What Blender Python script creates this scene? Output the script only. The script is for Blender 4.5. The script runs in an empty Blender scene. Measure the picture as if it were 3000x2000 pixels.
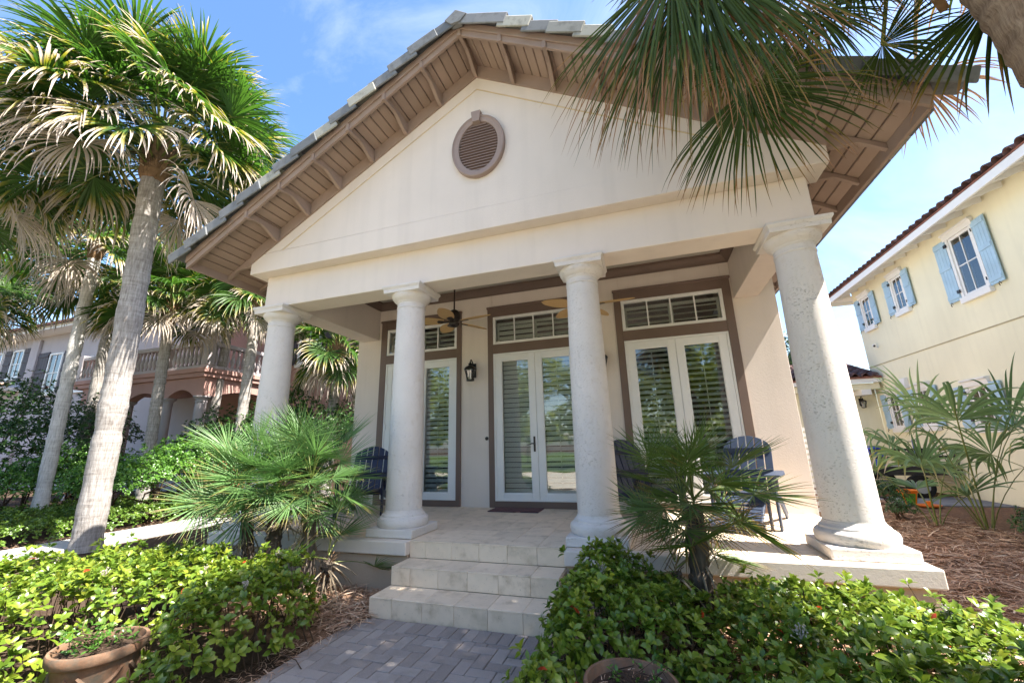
import bpy, bmesh, math, random
import numpy as np
from mathutils import Vector, Matrix
R_ = math.radians
SC = bpy.context.scene
COL = SC.collection
random.seed(7)

# ---------------------------------------------------------------- camera
cam = bpy.data.cameras.new('camera'); camo = bpy.data.objects.new('camera', cam); COL.objects.link(camo)
cam.sensor_width = 36; cam.lens = 36 * 1186.57 / 3000; cam.clip_end = 2000; cam.clip_start = 0.05
rx, ry, rz = 0.2516, 0.0264, 0.3097
CR = (Matrix.Rotation(rz, 3, 'Z') @ Matrix.Rotation(rx, 3, 'X') @ Matrix.Rotation(ry, 3, 'Y'))
camo.matrix_world = Matrix.Translation((1.4484, -4.5137, 0.9602)) @ (CR @ Matrix(((1, 0, 0), (0, 0, -1), (0, 1, 0)))).to_4x4()
SC.camera = camo

# ---------------------------------------------------------------- light: sky, sun, exposure
SUN_DIR = Vector((1, -0.105, 1.479)).normalized()       # towards the sun
w = bpy.data.worlds.new('World'); SC.world = w; w.use_nodes = True
nt = w.node_tree; nt.nodes.clear()
sky = nt.nodes.new('ShaderNodeTexSky'); sky.sky_type = 'NISHITA'; sky.sun_disc = False
sky.sun_elevation = math.asin(SUN_DIR.z); sky.sun_rotation = math.atan2(SUN_DIR.x, SUN_DIR.y)
sky.air_density = 1.0; sky.dust_density = 1.6; sky.ozone_density = 1.2
bg = nt.nodes.new('ShaderNodeBackground'); bg.inputs[1].default_value = 0.11
out = nt.nodes.new('ShaderNodeOutputWorld')
hs = nt.nodes.new('ShaderNodeHueSaturation'); hs.inputs['Saturation'].default_value = 1.2; hs.inputs['Hue'].default_value = .501
nt.links.new(sky.outputs[0], hs.inputs['Color'])
# thin high cirrus over the whole sky
tc = nt.nodes.new('ShaderNodeTexCoord'); mpp = nt.nodes.new('ShaderNodeMapping'); mpp.inputs['Scale'].default_value = (1.1, 2.6, 3.2); mpp.inputs['Rotation'].default_value = (.3, .2, .9); mpp.inputs['Location'].default_value = (.6, .1, .25)
nz = nt.nodes.new('ShaderNodeTexNoise'); nz.inputs['Scale'].default_value = 1.7; nz.inputs['Detail'].default_value = 9; nz.inputs['Roughness'].default_value = .62; nz.inputs['Distortion'].default_value = .5
cr_ = nt.nodes.new('ShaderNodeValToRGB'); cr_.color_ramp.elements[0].position = .47; cr_.color_ramp.elements[1].position = .80; cr_.color_ramp.elements[1].color = (.30, .30, .30, 1)
mxs = nt.nodes.new('ShaderNodeMix'); mxs.data_type = 'RGBA'; mxs.inputs[7].default_value = (4.6, 4.8, 5.1, 1)
nt.links.new(tc.outputs['Generated'], mpp.inputs[0]); nt.links.new(mpp.outputs[0], nz.inputs['Vector']); nt.links.new(nz.outputs[0], cr_.inputs[0])
nt.links.new(cr_.outputs[0], mxs.inputs[0]); nt.links.new(hs.outputs[0], mxs.inputs[6]); nt.links.new(mxs.outputs[2], bg.inputs[0]); nt.links.new(bg.outputs[0], out.inputs[0])
sl = bpy.data.lights.new('sun', 'SUN'); sl.energy = 5.0; sl.angle = R_(0.53); sl.color = (1, .945, .86)
so = bpy.data.objects.new('sun', sl); COL.objects.link(so)
so.rotation_euler = SUN_DIR.to_track_quat('Z', 'Y').to_euler(); so.location = (20, -2, 30)
SC.view_settings.view_transform = 'Standard'; SC.view_settings.look = 'None'
SC.view_settings.gamma = 1; SC.view_settings.use_curve_mapping = False
SC.view_settings.exposure = 1.93
SC.cycles.use_denoising = True
SC.cycles.max_bounces = 8; SC.cycles.diffuse_bounces = 4; SC.cycles.glossy_bounces = 3
SC.cycles.transmission_bounces = 4; SC.cycles.transparent_max_bounces = 10
SC.cycles.caustics_reflective = False; SC.cycles.caustics_refractive = False
SC.cycles.sample_clamp_indirect = 6

G = -0.5                     # ground level; z = 0 is the porch floor

# ---------------------------------------------------------------- materials
MATS = {}
def lin(c): return tuple(c) + (1,)
class NT:
    def __init__(s, name):
        s.m = bpy.data.materials.new(name); s.m.use_nodes = True; s.t = s.m.node_tree
        s.b = s.t.nodes['Principled BSDF']; s.out = s.t.nodes['Material Output']
    def n(s, typ, **k):
        nd = s.t.nodes.new(typ)
        for a, v in k.items():
            if isinstance(a, str) and a.startswith('i_'):
                key = a[2:]; key = int(key) if key.isdigit() else key
                nd.inputs[key].default_value = v
            else: setattr(nd, a, v)
        return nd
    def l(s, a, b): s.t.links.new(a, b)
    def math(s, op, a, b=None, clamp=False):
        nd = s.n('ShaderNodeMath', operation=op, use_clamp=clamp)
        for i, x in enumerate((a, b)):
            if x is None: continue
            if isinstance(x, (int, float)): nd.inputs[i].default_value = x
            else: s.l(x, nd.inputs[i])
        return nd.outputs[0]
    def mix(s, f, a, b):
        nd = s.n('ShaderNodeMix', data_type='RGBA')
        for sock, x in ((nd.inputs[0], f), (nd.inputs[6], a), (nd.inputs[7], b)):
            if isinstance(x, (int, float)): sock.default_value = x
            elif isinstance(x, tuple): sock.default_value = x if len(x) == 4 else lin(x)
            else: s.l(x, sock)
        return nd.outputs[2]
    def coord(s, kind='Object'): return s.n('ShaderNodeTexCoord').outputs[kind]
    def noise(s, scale, detail=4, rough=.55, vec=None, world=True):
        nd = s.n('ShaderNodeTexNoise'); nd.inputs['Scale'].default_value = scale
        nd.inputs['Detail'].default_value = detail; nd.inputs['Roughness'].default_value = rough
        s.l(vec if vec is not None else s.pos(), nd.inputs['Vector']); return nd.outputs[0]
    def pos(s):
        if not hasattr(s, '_p'): s._p = s.n('ShaderNodeNewGeometry').outputs['Position']
        return s._p
    def ramp(s, f, stops):
        nd = s.n('ShaderNodeValToRGB'); e = nd.color_ramp.elements
        while len(e) < len(stops): e.new(.5)
        for el, (p, c) in zip(e, stops): el.position = p; el.color = lin(c) if len(c) == 3 else c
        s.l(f, nd.inputs[0]); return nd.outputs[0]
    def bump(s, h, strength=.3, dist=.01):
        nd = s.n('ShaderNodeBump'); nd.inputs['Strength'].default_value = strength; nd.inputs['Distance'].default_value = dist
        s.l(h, nd.inputs['Height']); s.l(nd.outputs[0], s.b.inputs['Normal'])
    def set(s, col=None, rough=.6, spec=.3, metal=0):
        if col is not None:
            if isinstance(col, tuple): s.b.inputs['Base Color'].default_value = lin(col[:3])
            else: s.l(col, s.b.inputs['Base Color'])
        s.b.inputs['Roughness'].default_value = rough; s.b.inputs['Specular IOR Level'].default_value = spec
        s.b.inputs['Metallic'].default_value = metal
        MATS[s.m.name] = s.m; return s.m
def sc3(c, k): return tuple(min(1, x * k) for x in c)
def basic(name, col, rough=.6, spec=.3, var=.12, scale=3, bump=0, bscale=120, metal=0, obj_var=0):
    t = NT(name)
    c = t.ramp(t.noise(scale, 6), [(.3, sc3(col, 1 - var)), (.7, sc3(col, 1 + var))])
    if obj_var:
        r = t.n('ShaderNodeObjectInfo').outputs['Random']
        hv = t.n('ShaderNodeHueSaturation'); t.l(c, hv.inputs['Color'])
        t.l(t.math('ADD', t.math('MULTIPLY', r, obj_var * 2), 1 - obj_var), hv.inputs['Value']); c = hv.outputs[0]
    if bump: t.bump(t.noise(bscale, 3), bump, .004)
    return t.set(c, rough, spec, metal)

def stucco(name, col, strength=.35):
    t = NT(name)
    big = t.noise(.9, 5); c = t.ramp(big, [(.3, sc3(col, .94)), (.7, sc3(col, 1.04))])
    streak = t.n('ShaderNodeMapping'); streak.inputs['Scale'].default_value = (5, 5, .35); t.l(t.pos(), streak.inputs[0])
    st = t.noise(1, 4, vec=streak.outputs[0])
    c = t.mix(t.math('MULTIPLY', t.math('SUBTRACT', st, .50, True), .8), c, sc3(col, .70))
    h = t.math('ADD', t.noise(95, 4, .65), t.math('MULTIPLY', t.noise(30, 2), .6))
    t.bump(h, strength, .006); return t.set(c, .9, .12)
STUCCO = stucco('cream_stucco', (.735, .645, .565))
PINK = stucco('pink_stucco', (.43, .26, .225), .2)
SHADEDWHITE = stucco('shaded_white_stucco', (.42, .385, .395), .2)  # white wall's shade put into the colour as a darker mauve
YELLOW = stucco('yellow_stucco', (.82, .775, .575), .2)
TRIM = basic('brown_trim', (.17, .118, .094), .5, .3, .08, 2, .08, 60)
FASCIA = basic('taupe_fascia', (.315, .232, .188), .6, .25, .1, 2, .1, 40)
SOFFIT = basic('soffit_paint', (.335, .245, .195), .6, .25, .08, 2, .08, 40, obj_var=.07)
VENT = basic('vent_paint', (.33, .25, .215), .6, .25, .06)
WHITE = basic('white_paint', (.78, .77, .74), .38, .4, .03)
LOUVER = basic('louver_paint', (.83, .81, .74), .45, .35, .03)
CEIL = basic('ceiling_paint', (.44, .41, .36), .7, .2, .04)
BLACK = basic('black_iron', (.012, .011, .011), .42, .45, .1)
BRONZE = basic('dark_bronze', (.03, .02, .016), .38, .5, .1)
NAVY = basic('navy_paint', (.013, .017, .045), .42, .4, .12, 6, .1, 60)
SLATEBLUE = basic('slate_blue_paint', (.032, .046, .080), .48, .4, .14, 6, .12, 60)
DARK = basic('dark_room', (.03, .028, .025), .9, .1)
SHUTTERBLUE = basic('pale_blue_paint', (.37, .535, .66), .55, .3, .09)
SHUTTERBROWN = basic('dark_shutter_paint', (.06, .048, .055), .55, .3, .06)
YWHITE = basic('eave_white_paint', (.80, .79, .76), .5, .3, .03)
STEELDARK = basic('dark_steel', (.02, .022, .026), .4, .5, .2, metal=.3)
RUBBER = basic('rubber', (.015, .015, .015), .8, .2)
BLUEPLASTIC = basic('blue_plastic', (.01, .045, .40), .4, .4, .05)
ORANGE = basic('orange_plastic', (.75, .19, .015), .4, .4, .05)
GREENPL = basic('green_plastic', (.09, .36, .05), .4, .4, .05)
GREYMETAL = basic('galvanised_metal', (.42, .44, .46), .45, .5, .1, metal=.5)
def rattan():
    t = NT('woven_blade')
    wv = t.n('ShaderNodeTexChecker'); wv.inputs['Scale'].default_value = 90; t.l(t.coord('Object'), wv.inputs['Vector'])
    c = t.mix(wv.outputs[1], (.50, .315, .135), (.60, .40, .19)); return t.set(c, .55, .3)
RATTAN = rattan()
def coral():
    t = NT('coral_stone'); base = (.74, .685, .64)
    c = t.ramp(t.noise(1.6, 6, .6), [(.25, sc3(base, .88)), (.6, base), (.85, sc3(base, 1.07))])
    mp = t.n('ShaderNodeMapping'); mp.inputs['Scale'].default_value = (1, 1, 1.9); t.l(t.pos(), mp.inputs[0])
    v = t.noise(46, 3, .6, vec=mp.outputs[0]); pit = t.math('MULTIPLY', t.math('SUBTRACT', .415, v, True), 8, True)
    big = t.noise(2.3, 3); pit = t.math('MULTIPLY', pit, t.math('MULTIPLY', t.math('SUBTRACT', big, .30, True), 3.2, True))
    c = t.mix(t.math('MULTIPLY', pit, .30), c, (.40, .33, .26))
    st = t.noise(5.5, 4); c = t.mix(t.math('MULTIPLY', t.math('SUBTRACT', st, .60, True), 1.6, True), c, (.52, .40, .25))
    h = t.math('SUBTRACT', t.math('MULTIPLY', t.noise(140, 3), .16), t.math('MULTIPLY', pit, 1.0))
    t.bump(h, .85, .009); return t.set(c, .88, .15)
CORAL = coral()
def travertine():
    t = NT('shellstone_tile'); base = (.75, .605, .45)
    r = t.n('ShaderNodeObjectInfo').outputs['Random']
    off = t.n('ShaderNodeVectorMath', operation='SCALE'); t.l(r, off.inputs['Scale']); off.inputs[0].default_value = (60, 45, 30)
    ad = t.n('ShaderNodeVectorMath'); t.l(t.coord('Object'), ad.inputs[0]); t.l(off.outputs[0], ad.inputs[1])
    n1 = t.noise(7, 6, .6, vec=ad.outputs[0])
    c = t.ramp(n1, [(.24, (.53, .40, .27)), (.45, base), (.75, sc3(base, 1.1))])
    n2 = t.noise(48, 3, .6, vec=ad.outputs[0]); sp = t.math('MULTIPLY', t.math('SUBTRACT', .36, n2, True), 9, True)
    c = t.mix(t.math('MULTIPLY', sp, .5), c, (.19, .165, .12))
    n3 = t.noise(4.2, 4, vec=ad.outputs[0]); c = t.mix(t.math('MULTIPLY', t.math('SUBTRACT', n3, .56, True), 2.6, True), c, (.36, .29, .18))
    hv = t.n('ShaderNodeHueSaturation'); t.l(c, hv.inputs['Color']); t.l(t.math('ADD', t.math('MULTIPLY', r, .14), .93), hv.inputs['Value'])
    t.bump(t.math('SUBTRACT', t.math('MULTIPLY', t.noise(70, 3), .3), sp), .3, .003); return t.set(hv.outputs[0], .62, .3)
TRAV = travertine()
GROUT = basic('grout', (.42, .36, .28), .9, .1)
def paver():
    t = NT('grey_paver'); r = t.n('ShaderNodeObjectInfo').outputs['Random']
    base = t.ramp(r, [(0, (.24, .205, .185)), (.5, (.29, .25, .23)), (1, (.34, .30, .275))])
    n = t.noise(230, 2, .7); c = t.mix(t.math('MULTIPLY', t.math('SUBTRACT', n, .5, True), 2.2, True), base, (.46, .43, .41))
    d = t.noise(5, 5); c = t.mix(t.math('MULTIPLY', t.math('SUBTRACT', d, .52, True), 2, True), c, (.13, .115, .10))
    t.bump(t.math('ADD', n, t.noise(60, 3)), .4, .004); return t.set(c, .88, .18)
PAVER = paver()
def concrete_tile():
    t = NT('grey_roof_tile'); r = t.n('ShaderNodeObjectInfo').outputs['Random']
    base = t.ramp(r, [(0, (.13, .14, .15)), (.45, (.20, .205, .21)), (.82, (.16, .165, .165)), (.86, (.33, .325, .28)), (1, (.36, .35, .30))])
    d = t.noise(9, 6, .65); c = t.mix(t.math('MULTIPLY', t.math('SUBTRACT', d, .5, True), 2.6, True), base, (.07, .07, .06))
    t.bump(t.noise(110, 3), .3, .004); return t.set(c, .85, .2)
RTILE = concrete_tile()
CLAY = basic('clay_tile', (.24, .105, .075), .75, .2, .3, 5, .2, 60, obj_var=.35)
def terracotta():
    t = NT('terracotta'); c = t.ramp(t.noise(6, 6, .65), [(.25, (.09, .058, .04)), (.5, (.215, .12, .072)), (.8, (.33, .225, .15))])
    n = t.noise(11, 5, .7); c = t.mix(t.math('MULTIPLY', t.math('SUBTRACT', n, .45, True), 4.5, True), c, (.125, .11, .085))
    t.bump(t.noise(50, 4), .35, .005); return t.set(c, .85, .2)
TERRA = terracotta()
def glass():
    t = NT('window_glass'); t.t.nodes.remove(t.b)
    tr = t.n('ShaderNodeBsdfTransparent'); tr.inputs[0].default_value = (.93, .96, .95, 1)
    gl = t.n('ShaderNodeBsdfGlossy'); gl.inputs['Roughness'].default_value = 0.012
    fr = t.n('ShaderNodeFresnel'); fr.inputs[0].default_value = 1.5
    mx = t.n('ShaderNodeMixShader'); t.l(t.math('ADD', t.math('MULTIPLY', fr.outputs[0], 1.9), .05, True), mx.inputs[0])
    wob = t.n('ShaderNodeBump'); wob.inputs['Strength'].default_value = .06; wob.inputs['Distance'].default_value = .02
    t.l(t.noise(2.2, 1), wob.inputs['Height']); t.l(wob.outputs[0], gl.inputs['Normal'])
    t.l(tr.outputs[0], mx.inputs[1]); t.l(gl.outputs[0], mx.inputs[2]); t.l(mx.outputs[0], t.out.inputs[0])
    MATS['window_glass'] = t.m; return t.m
GLASS = glass()
def bark(name, c1, c2, c3, ring=26):
    t = NT(name); sep = t.n('ShaderNodeSeparateXYZ'); t.l(t.pos(), sep.inputs[0])
    mp = t.n('ShaderNodeMapping'); mp.inputs['Scale'].default_value = (3, 3, ring); t.l(t.pos(), mp.inputs[0])
    rings = t.noise(1, 5, .7, vec=mp.outputs[0])
    mp2 = t.n('ShaderNodeMapping'); mp2.inputs['Scale'].default_value = (42, 42, 5); t.l(t.pos(), mp2.inputs[0])
    vert = t.noise(1, 4, .6, vec=mp2.outputs[0])
    f = t.math('ADD', t.math('MULTIPLY', rings, .40), t.math('MULTIPLY', vert, .60))
    c = t.ramp(f, [(.30, c1), (.47, c2), (.66, c3)])
    sp = t.noise(3.3, 5); c = t.mix(t.math('MULTIPLY', t.math('SUBTRACT', sp, .55, True), 2.4, True), c, sc3(c2, .6))
    t.bump(f, 1.0, .018); return t.set(c, .9, .1)
BARK = bark('palm_bark', (.12, .10, .085), (.29, .265, .245), (.46, .435, .41))
BARK2 = bark('tree_bark', (.05, .04, .03), (.10, .08, .065), (.17, .145, .12), 5)
BOOT = basic('leaf_base_husk', (.20, .125, .07), .85, .15, .4, 9, .3, 50)
BARKSUN = bark('sunlit_palm_bark', (.22, .20, .18), (.48, .46, .44), (.66, .64, .62))  # lighter bark copy; sunlight on the slender trunk is put into its colour
BARK3 = bark('brown_palm_bark', (.10, .07, .05), (.26, .19, .14), (.42, .33, .25), 14)
def leafmat(name, green, gold, tan, under=None, trans=.35, spec=.35, rough=.42):
    # 'leaf' = (position along leaf, random per leaflet, age)
    t = NT(name); at = t.n('ShaderNodeAttribute', attribute_name='leaf'); sp = t.n('ShaderNodeSeparateColor'); t.l(at.outputs[0], sp.inputs[0])
    s, r, a = sp.outputs[0], sp.outputs[1], sp.outputs[2]
    th = t.math('SUBTRACT', t.math('SUBTRACT', 1.22, t.math('MULTIPLY', a, 1.25)), t.math('MULTIPLY', r, .32))
    d = t.math('MULTIPLY', t.math('SUBTRACT', s, th), 5.5)
    gold_f = t.math('ADD', d, .5, True); tan_f = t.math('SUBTRACT', d, .15, True)
    gv = t.mix(r, sc3(green, .72), sc3(green, 1.3))
    c = t.mix(gold_f, gv, gold); c = t.mix(tan_f, c, t.mix(r, sc3(tan, .8), sc3(tan, 1.15)))
    t.set(c, rough, spec)
    tl = t.n('ShaderNodeBsdfTranslucent'); hs = t.n('ShaderNodeHueSaturation'); hs.inputs['Saturation'].default_value = 1.15; hs.inputs['Value'].default_value = 1.25
    t.l(c, hs.inputs['Color']); t.l(hs.outputs[0], tl.inputs[0])
    mx = t.n('ShaderNodeMixShader'); mx.inputs[0].default_value = trans
    t.l(t.b.outputs[0], mx.inputs[1]); t.l(tl.outputs[0], mx.inputs[2]); t.l(mx.outputs[0], t.out.inputs[0]); return t.m
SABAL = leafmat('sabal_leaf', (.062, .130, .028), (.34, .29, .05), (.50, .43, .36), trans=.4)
SABALD = leafmat('sabal_leaf_shade_tone', (.045, .074, .016), (.16, .12, .02), (.30, .17, .09), trans=.22, spec=.16)  # darker leaf copy; the shade on the overhanging fronds is in its colour
FANL = leafmat('fan_palm_leaf', (.135, .245, .085), (.33, .29, .07), (.33, .25, .15), spec=.45)
FANR = leafmat('fan_palm_dark_leaf', (.10, .165, .042), (.25, .18, .06), (.24, .16, .08), spec=.4)
MINTS = leafmat('young_sabal_leaf', (.165, .26, .11), (.32, .30, .06), (.42, .36, .27), trans=.3, spec=.5)
PETIOLE = basic('palm_stem', (.14, .17, .04), .5, .35, .25, 8)
PETDEAD = basic('dry_palm_stem', (.33, .26, .18), .7, .2, .25, 8)
def hedgemat(name, stops, trans=.3, spec=.5, rough=.33):
    t = NT(name); at = t.n('ShaderNodeAttribute', attribute_name='leaf'); sp = t.n('ShaderNodeSeparateColor'); t.l(at.outputs[0], sp.inputs[0])
    c = t.ramp(sp.outputs[1], stops); t.set(c, rough, spec)
    tl = t.n('ShaderNodeBsdfTranslucent'); hs = t.n('ShaderNodeHueSaturation'); hs.inputs['Value'].default_value = 1.3
    t.l(c, hs.inputs['Color']); t.l(hs.outputs[0], tl.inputs[0])
    mx = t.n('ShaderNodeMixShader'); mx.inputs[0].default_value = trans
    t.l(t.b.outputs[0], mx.inputs[1]); t.l(tl.outputs[0], mx.inputs[2]); t.l(mx.outputs[0], t.out.inputs[0]); return t.m
HAW = hedgemat('hawthorn_leaf', [(0, (.05, .105, .014)), (.3, (.12, .20, .02)), (.65, (.22, .285, .03)), (.93, (.36, .34, .045)), (.972, (.36, .24, .05)), (.978, (.45, .05, .02)), (1, (.5, .07, .02))])
SHRUB = hedgemat('glossy_shrub_leaf', [(0, (.018, .05, .014)), (.5, (.04, .10, .022)), (.85, (.08, .17, .03)), (1, (.13, .23, .04))])
SHRUBL = hedgemat('light_shrub_leaf', [(0, (.05, .13, .02)), (.5, (.095, .22, .03)), (.9, (.16, .30, .04)), (1, (.26, .30, .05))])
COVER = hedgemat('cover_leaf', [(0, (.06, .12, .02)), (.5, (.12, .21, .03)), (.85, (.22, .29, .04)), (.95, (.28, .19, .10)), (1, (.34, .18, .12))])
NANDINA = hedgemat('rusty_leaf', [(0, (.30, .11, .04)), (.6, (.42, .17, .08)), (1, (.5, .25, .12))])
OAK = hedgemat('oak_leaf', [(0, (.10, .14, .02)), (.5, (.20, .25, .03)), (1, (.34, .36, .06))], spec=.25, rough=.6)
MAGN = hedgemat('magnolia_leaf', [(0, (.015, .035, .012)), (.6, (.035, .07, .02)), (1, (.13, .09, .04))], spec=.6)
TWIG = basic('twig', (.075, .05, .035), .85, .1, .3, 20)
FLOWER = basic('seed_cluster', (.42, .36, .33), .8, .1, .3, 60)
NEEDLE = hedgemat('pine_needle', [(0, (.17, .085, .05)), (.5, (.44, .27, .175)), (1, (.70, .53, .39))], trans=.0, spec=.2, rough=.7)
def soil(name, a, b):
    t = NT(name); c = t.ramp(t.noise(14, 6, .7), [(.3, a), (.7, b)]); t.bump(t.noise(60, 4), .8, .02); return t.set(c, .95, .05)
SOIL = soil('dark_soil', (.045, .03, .022), (.10, .07, .05))
MULCH = soil('pine_straw_bed', (.10, .055, .035), (.30, .18, .115))
LAWN = soil('lawn', (.05, .085, .02), (.10, .14, .03))
CONC = basic('concrete_path', (.42, .41, .39), .85, .15, .12, 4, .25, 90)
ASPH = basic('asphalt', (.055, .055, .055), .9, .1, .2, 8, .3, 120)
SLABM = basic('grey_slab', (.20, .205, .22), .8, .2, .2, 5)
def matmat():
    t = NT('doormat'); co = t.coord('Object')
    v = t.n('ShaderNodeTexWave', wave_type='RINGS'); v.inputs['Scale'].default_value = 5; v.inputs['Distortion'].default_value = 5; t.l(co, v.inputs['Vector'])
    c = t.mix(t.math('GREATER_THAN', v.outputs[1], .55), (.05, .032, .045), (.30, .17, .15)); return t.set(c, .95, .05)
DOORMAT = matmat()

# ---------------------------------------------------------------- builders
RPOS = {}
def tag(o, label, cat, group=None):
    o['label'] = label; o['category'] = cat
    if group: o['group'] = group
    return o
def thing(name, label, cat, loc=(0, 0, 0), group=None):
    o = bpy.data.objects.new(name, None); o.empty_display_size = .2; COL.objects.link(o)
    o.location = loc; RPOS[o.name] = Vector(loc); return tag(o, label, cat, group)
def link(name, me, parent=None, loc=None, rot=None, label=None):
    o = bpy.data.objects.new(name, me); COL.objects.link(o)
    if parent is not None:
        o.parent = parent
        if parent.name in RPOS: o.matrix_parent_inverse = Matrix.Translation(-RPOS[parent.name])
    if loc is not None: o.location = loc
    if rot is not None: o.rotation_euler = rot
    if label: o['label'] = label
    return o
def structure(name, me): o = link(name, me); o['kind'] = 'structure'; return o
def stuffo(o): o['kind'] = 'stuff'; return o
class MB:
    def __init__(s): s.v = []; s.f = []
    def add(s, v, f):
        b = len(s.v); s.v += [tuple(p) for p in v]; s.f += [tuple(i + b for i in q) for q in f]; return s
    def box(s, x0, x1, y0, y1, z0, z1, M=None):
        v = [(x, y, z) for z in (z0, z1) for y in (y0, y1) for x in (x0, x1)]
        if M is not None: v = [M @ Vector(p) for p in v]
        return s.add(v, [(0, 2, 3, 1), (4, 5, 7, 6), (0, 1, 5, 4), (2, 6, 7, 3), (0, 4, 6, 2), (1, 3, 7, 5)])
    def prism(s, poly, ax, a, b):
        # poly: list of 2D points in the plane normal to axis ax ('x': (y,z), 'y': (x,z), 'z': (x,y))
        f3 = {'x': lambda p, c: (c, p[0], p[1]), 'y': lambda p, c: (p[0], c, p[1]), 'z': lambda p, c: (p[0], p[1], c)}[ax]
        n = len(poly); v = [f3(p, a) for p in poly] + [f3(p, b) for p in poly]
        return s.add(v, [tuple(range(n))[::-1], tuple(range(n, 2 * n))] + [(i, (i + 1) % n, n + (i + 1) % n, n + i) for i in range(n)])
    def lathe(s, prof, n=32, c=(0, 0, 0), cap=True):
        v = []; f = []
        for r, z in prof:
            for i in range(n):
                a = 2 * math.pi * i / n; v.append((c[0] + r * math.cos(a), c[1] + r * math.sin(a), c[2] + z))
        for k in range(len(prof) - 1):
            for i in range(n):
                j = (i + 1) % n; f.append((k * n + i, k * n + j, (k + 1) * n + j, (k + 1) * n + i))
        if cap: f += [tuple(range(n))[::-1], tuple(range((len(prof) - 1) * n, len(prof) * n))]
        return s.add(v, f)
    def tube(s, pts, rad, n=8):
        pts = [Vector(p) for p in pts]; v = []; f = []; up = Vector((0, 0, 1))
        for i, p in enumerate(pts):
            d = (pts[min(i + 1, len(pts) - 1)] - pts[max(i - 1, 0)]).normalized()
            a = d.cross(up if abs(d.z) < .95 else Vector((1, 0, 0))).normalized(); b = d.cross(a)
            r = rad[i] if isinstance(rad, (list, tuple)) else rad
            for k in range(n):
                t = 2 * math.pi * k / n; v.append(p + (a * math.cos(t) + b * math.sin(t)) * r)
        for i in range(len(pts) - 1):
            for k in range(n):
                j = (k + 1) % n; f.append((i * n + k, i * n + j, (i + 1) * n + j, (i + 1) * n + k))
        f += [tuple(range(n)), tuple(range((len(pts) - 1) * n, len(pts) * n))[::-1]]
        return s.add(v, f)
    def sphere(s, c, r, n=12, m=8, sq=(1, 1, 1)):
        prof = [(max(1e-4, r * math.sin(math.pi * k / m)), -r * math.cos(math.pi * k / m)) for k in range(m + 1)]
        t = MB().lathe(prof, n); return s.add([(c[0] + p[0] * sq[0], c[1] + p[1] * sq[1], c[2] + p[2] * sq[2]) for p in t.v], t.f)
    def mesh(s, name, mat, smooth=False, fix=True):
        me = bpy.data.meshes.new(name); me.from_pydata([tuple(p) for p in s.v], [], s.f)
        if fix:
            bm = bmesh.new(); bm.from_mesh(me); bmesh.ops.recalc_face_normals(bm, faces=bm.faces); bm.to_mesh(me); bm.free()
        if smooth: me.polygons.foreach_set('use_smooth', [True] * len(me.polygons))
        me.materials.append(mat); return me
    def build(s, name, mat, parent=None, bev=0, smooth=False, label=None, loc=None, rot=None, seg=2):
        o = link(name, s.mesh(name, mat, smooth), parent, loc, rot, label)
        if bev:
            m = o.modifiers.new('bevel', 'BEVEL'); m.width = bev; m.segments = seg; m.limit_method = 'ANGLE'
        if smooth: autosmooth(o)
        return o
def autosmooth(o):
    try: o.data.set_sharp_from_angle(angle=R_(40))
    except Exception: pass
def B(*a): return MB().box(*a)
def npmesh(name, v, tri=None, quad=None, mat=None, leaf=None, mats=None, midx=None, smooth=True):
    me = bpy.data.meshes.new(name); v = np.asarray(v, np.float32); me.vertices.add(len(v)); me.vertices.foreach_set('co', v.ravel())
    idx = []; st = []; tot = 0
    for arr, k in ((quad, 4), (tri, 3)):
        if arr is not None and len(arr):
            arr = np.asarray(arr, np.int32); idx.append(arr.ravel()); st.append(tot + np.arange(len(arr), dtype=np.int32) * k); tot += arr.size
    idx = np.concatenate(idx); st = np.concatenate(st)
    me.loops.add(len(idx)); me.loops.foreach_set('vertex_index', idx)
    me.polygons.add(len(st)); me.polygons.foreach_set('loop_start', st)
    if smooth: me.polygons.foreach_set('use_smooth', np.ones(len(st), bool))
    for m in (mats or [mat]): me.materials.append(m)
    if midx is not None: me.polygons.foreach_set('material_index', np.asarray(midx, np.int32))
    if leaf is not None:
        at = me.attributes.new('leaf', 'FLOAT_COLOR', 'POINT'); c = np.ones((len(v), 4), np.float32); c[:, :3] = leaf; at.data.foreach_set('color', c.ravel())
    me.update(calc_edges=True); return me
def rots(az, tilt, roll):
    # leaf frame: leaf along +Y, normal +Z -> rotate roll about Y, tilt about X (up), azimuth about Z
    ca, sa, ct, s_t, cr, sr = np.cos(az), np.sin(az), np.cos(tilt), np.sin(tilt), np.cos(roll), np.sin(roll); z = np.zeros_like(az); o = z + 1
    m = lambda rows: np.stack([np.stack(r, -1) for r in rows], -2)
    Rz = m([[ca, -sa, z], [sa, ca, z], [z, z, o]]); Rx = m([[o, z, z], [z, ct, -s_t], [z, s_t, ct]]); Ry = m([[cr, z, sr], [z, o, z], [-sr, z, cr]])
    return Rz @ Rx @ Ry
def leaf_t(w=.54, fold=.09, curl=-.10):
    v = np.array([(0, 0, 0), (0, .36, .02), (0, .72, .0), (0, 1, curl), (-w * .42, .30, fold), (-w * .46, .66, fold * .8), (w * .42, .30, fold), (w * .46, .66, fold * .8)], np.float32)
    return v, np.array([(0, 6, 1), (0, 1, 4), (2, 7, 3), (5, 2, 3)]), np.array([(1, 6, 7, 2), (1, 2, 5, 4)])
LEAF_T = leaf_t()
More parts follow.
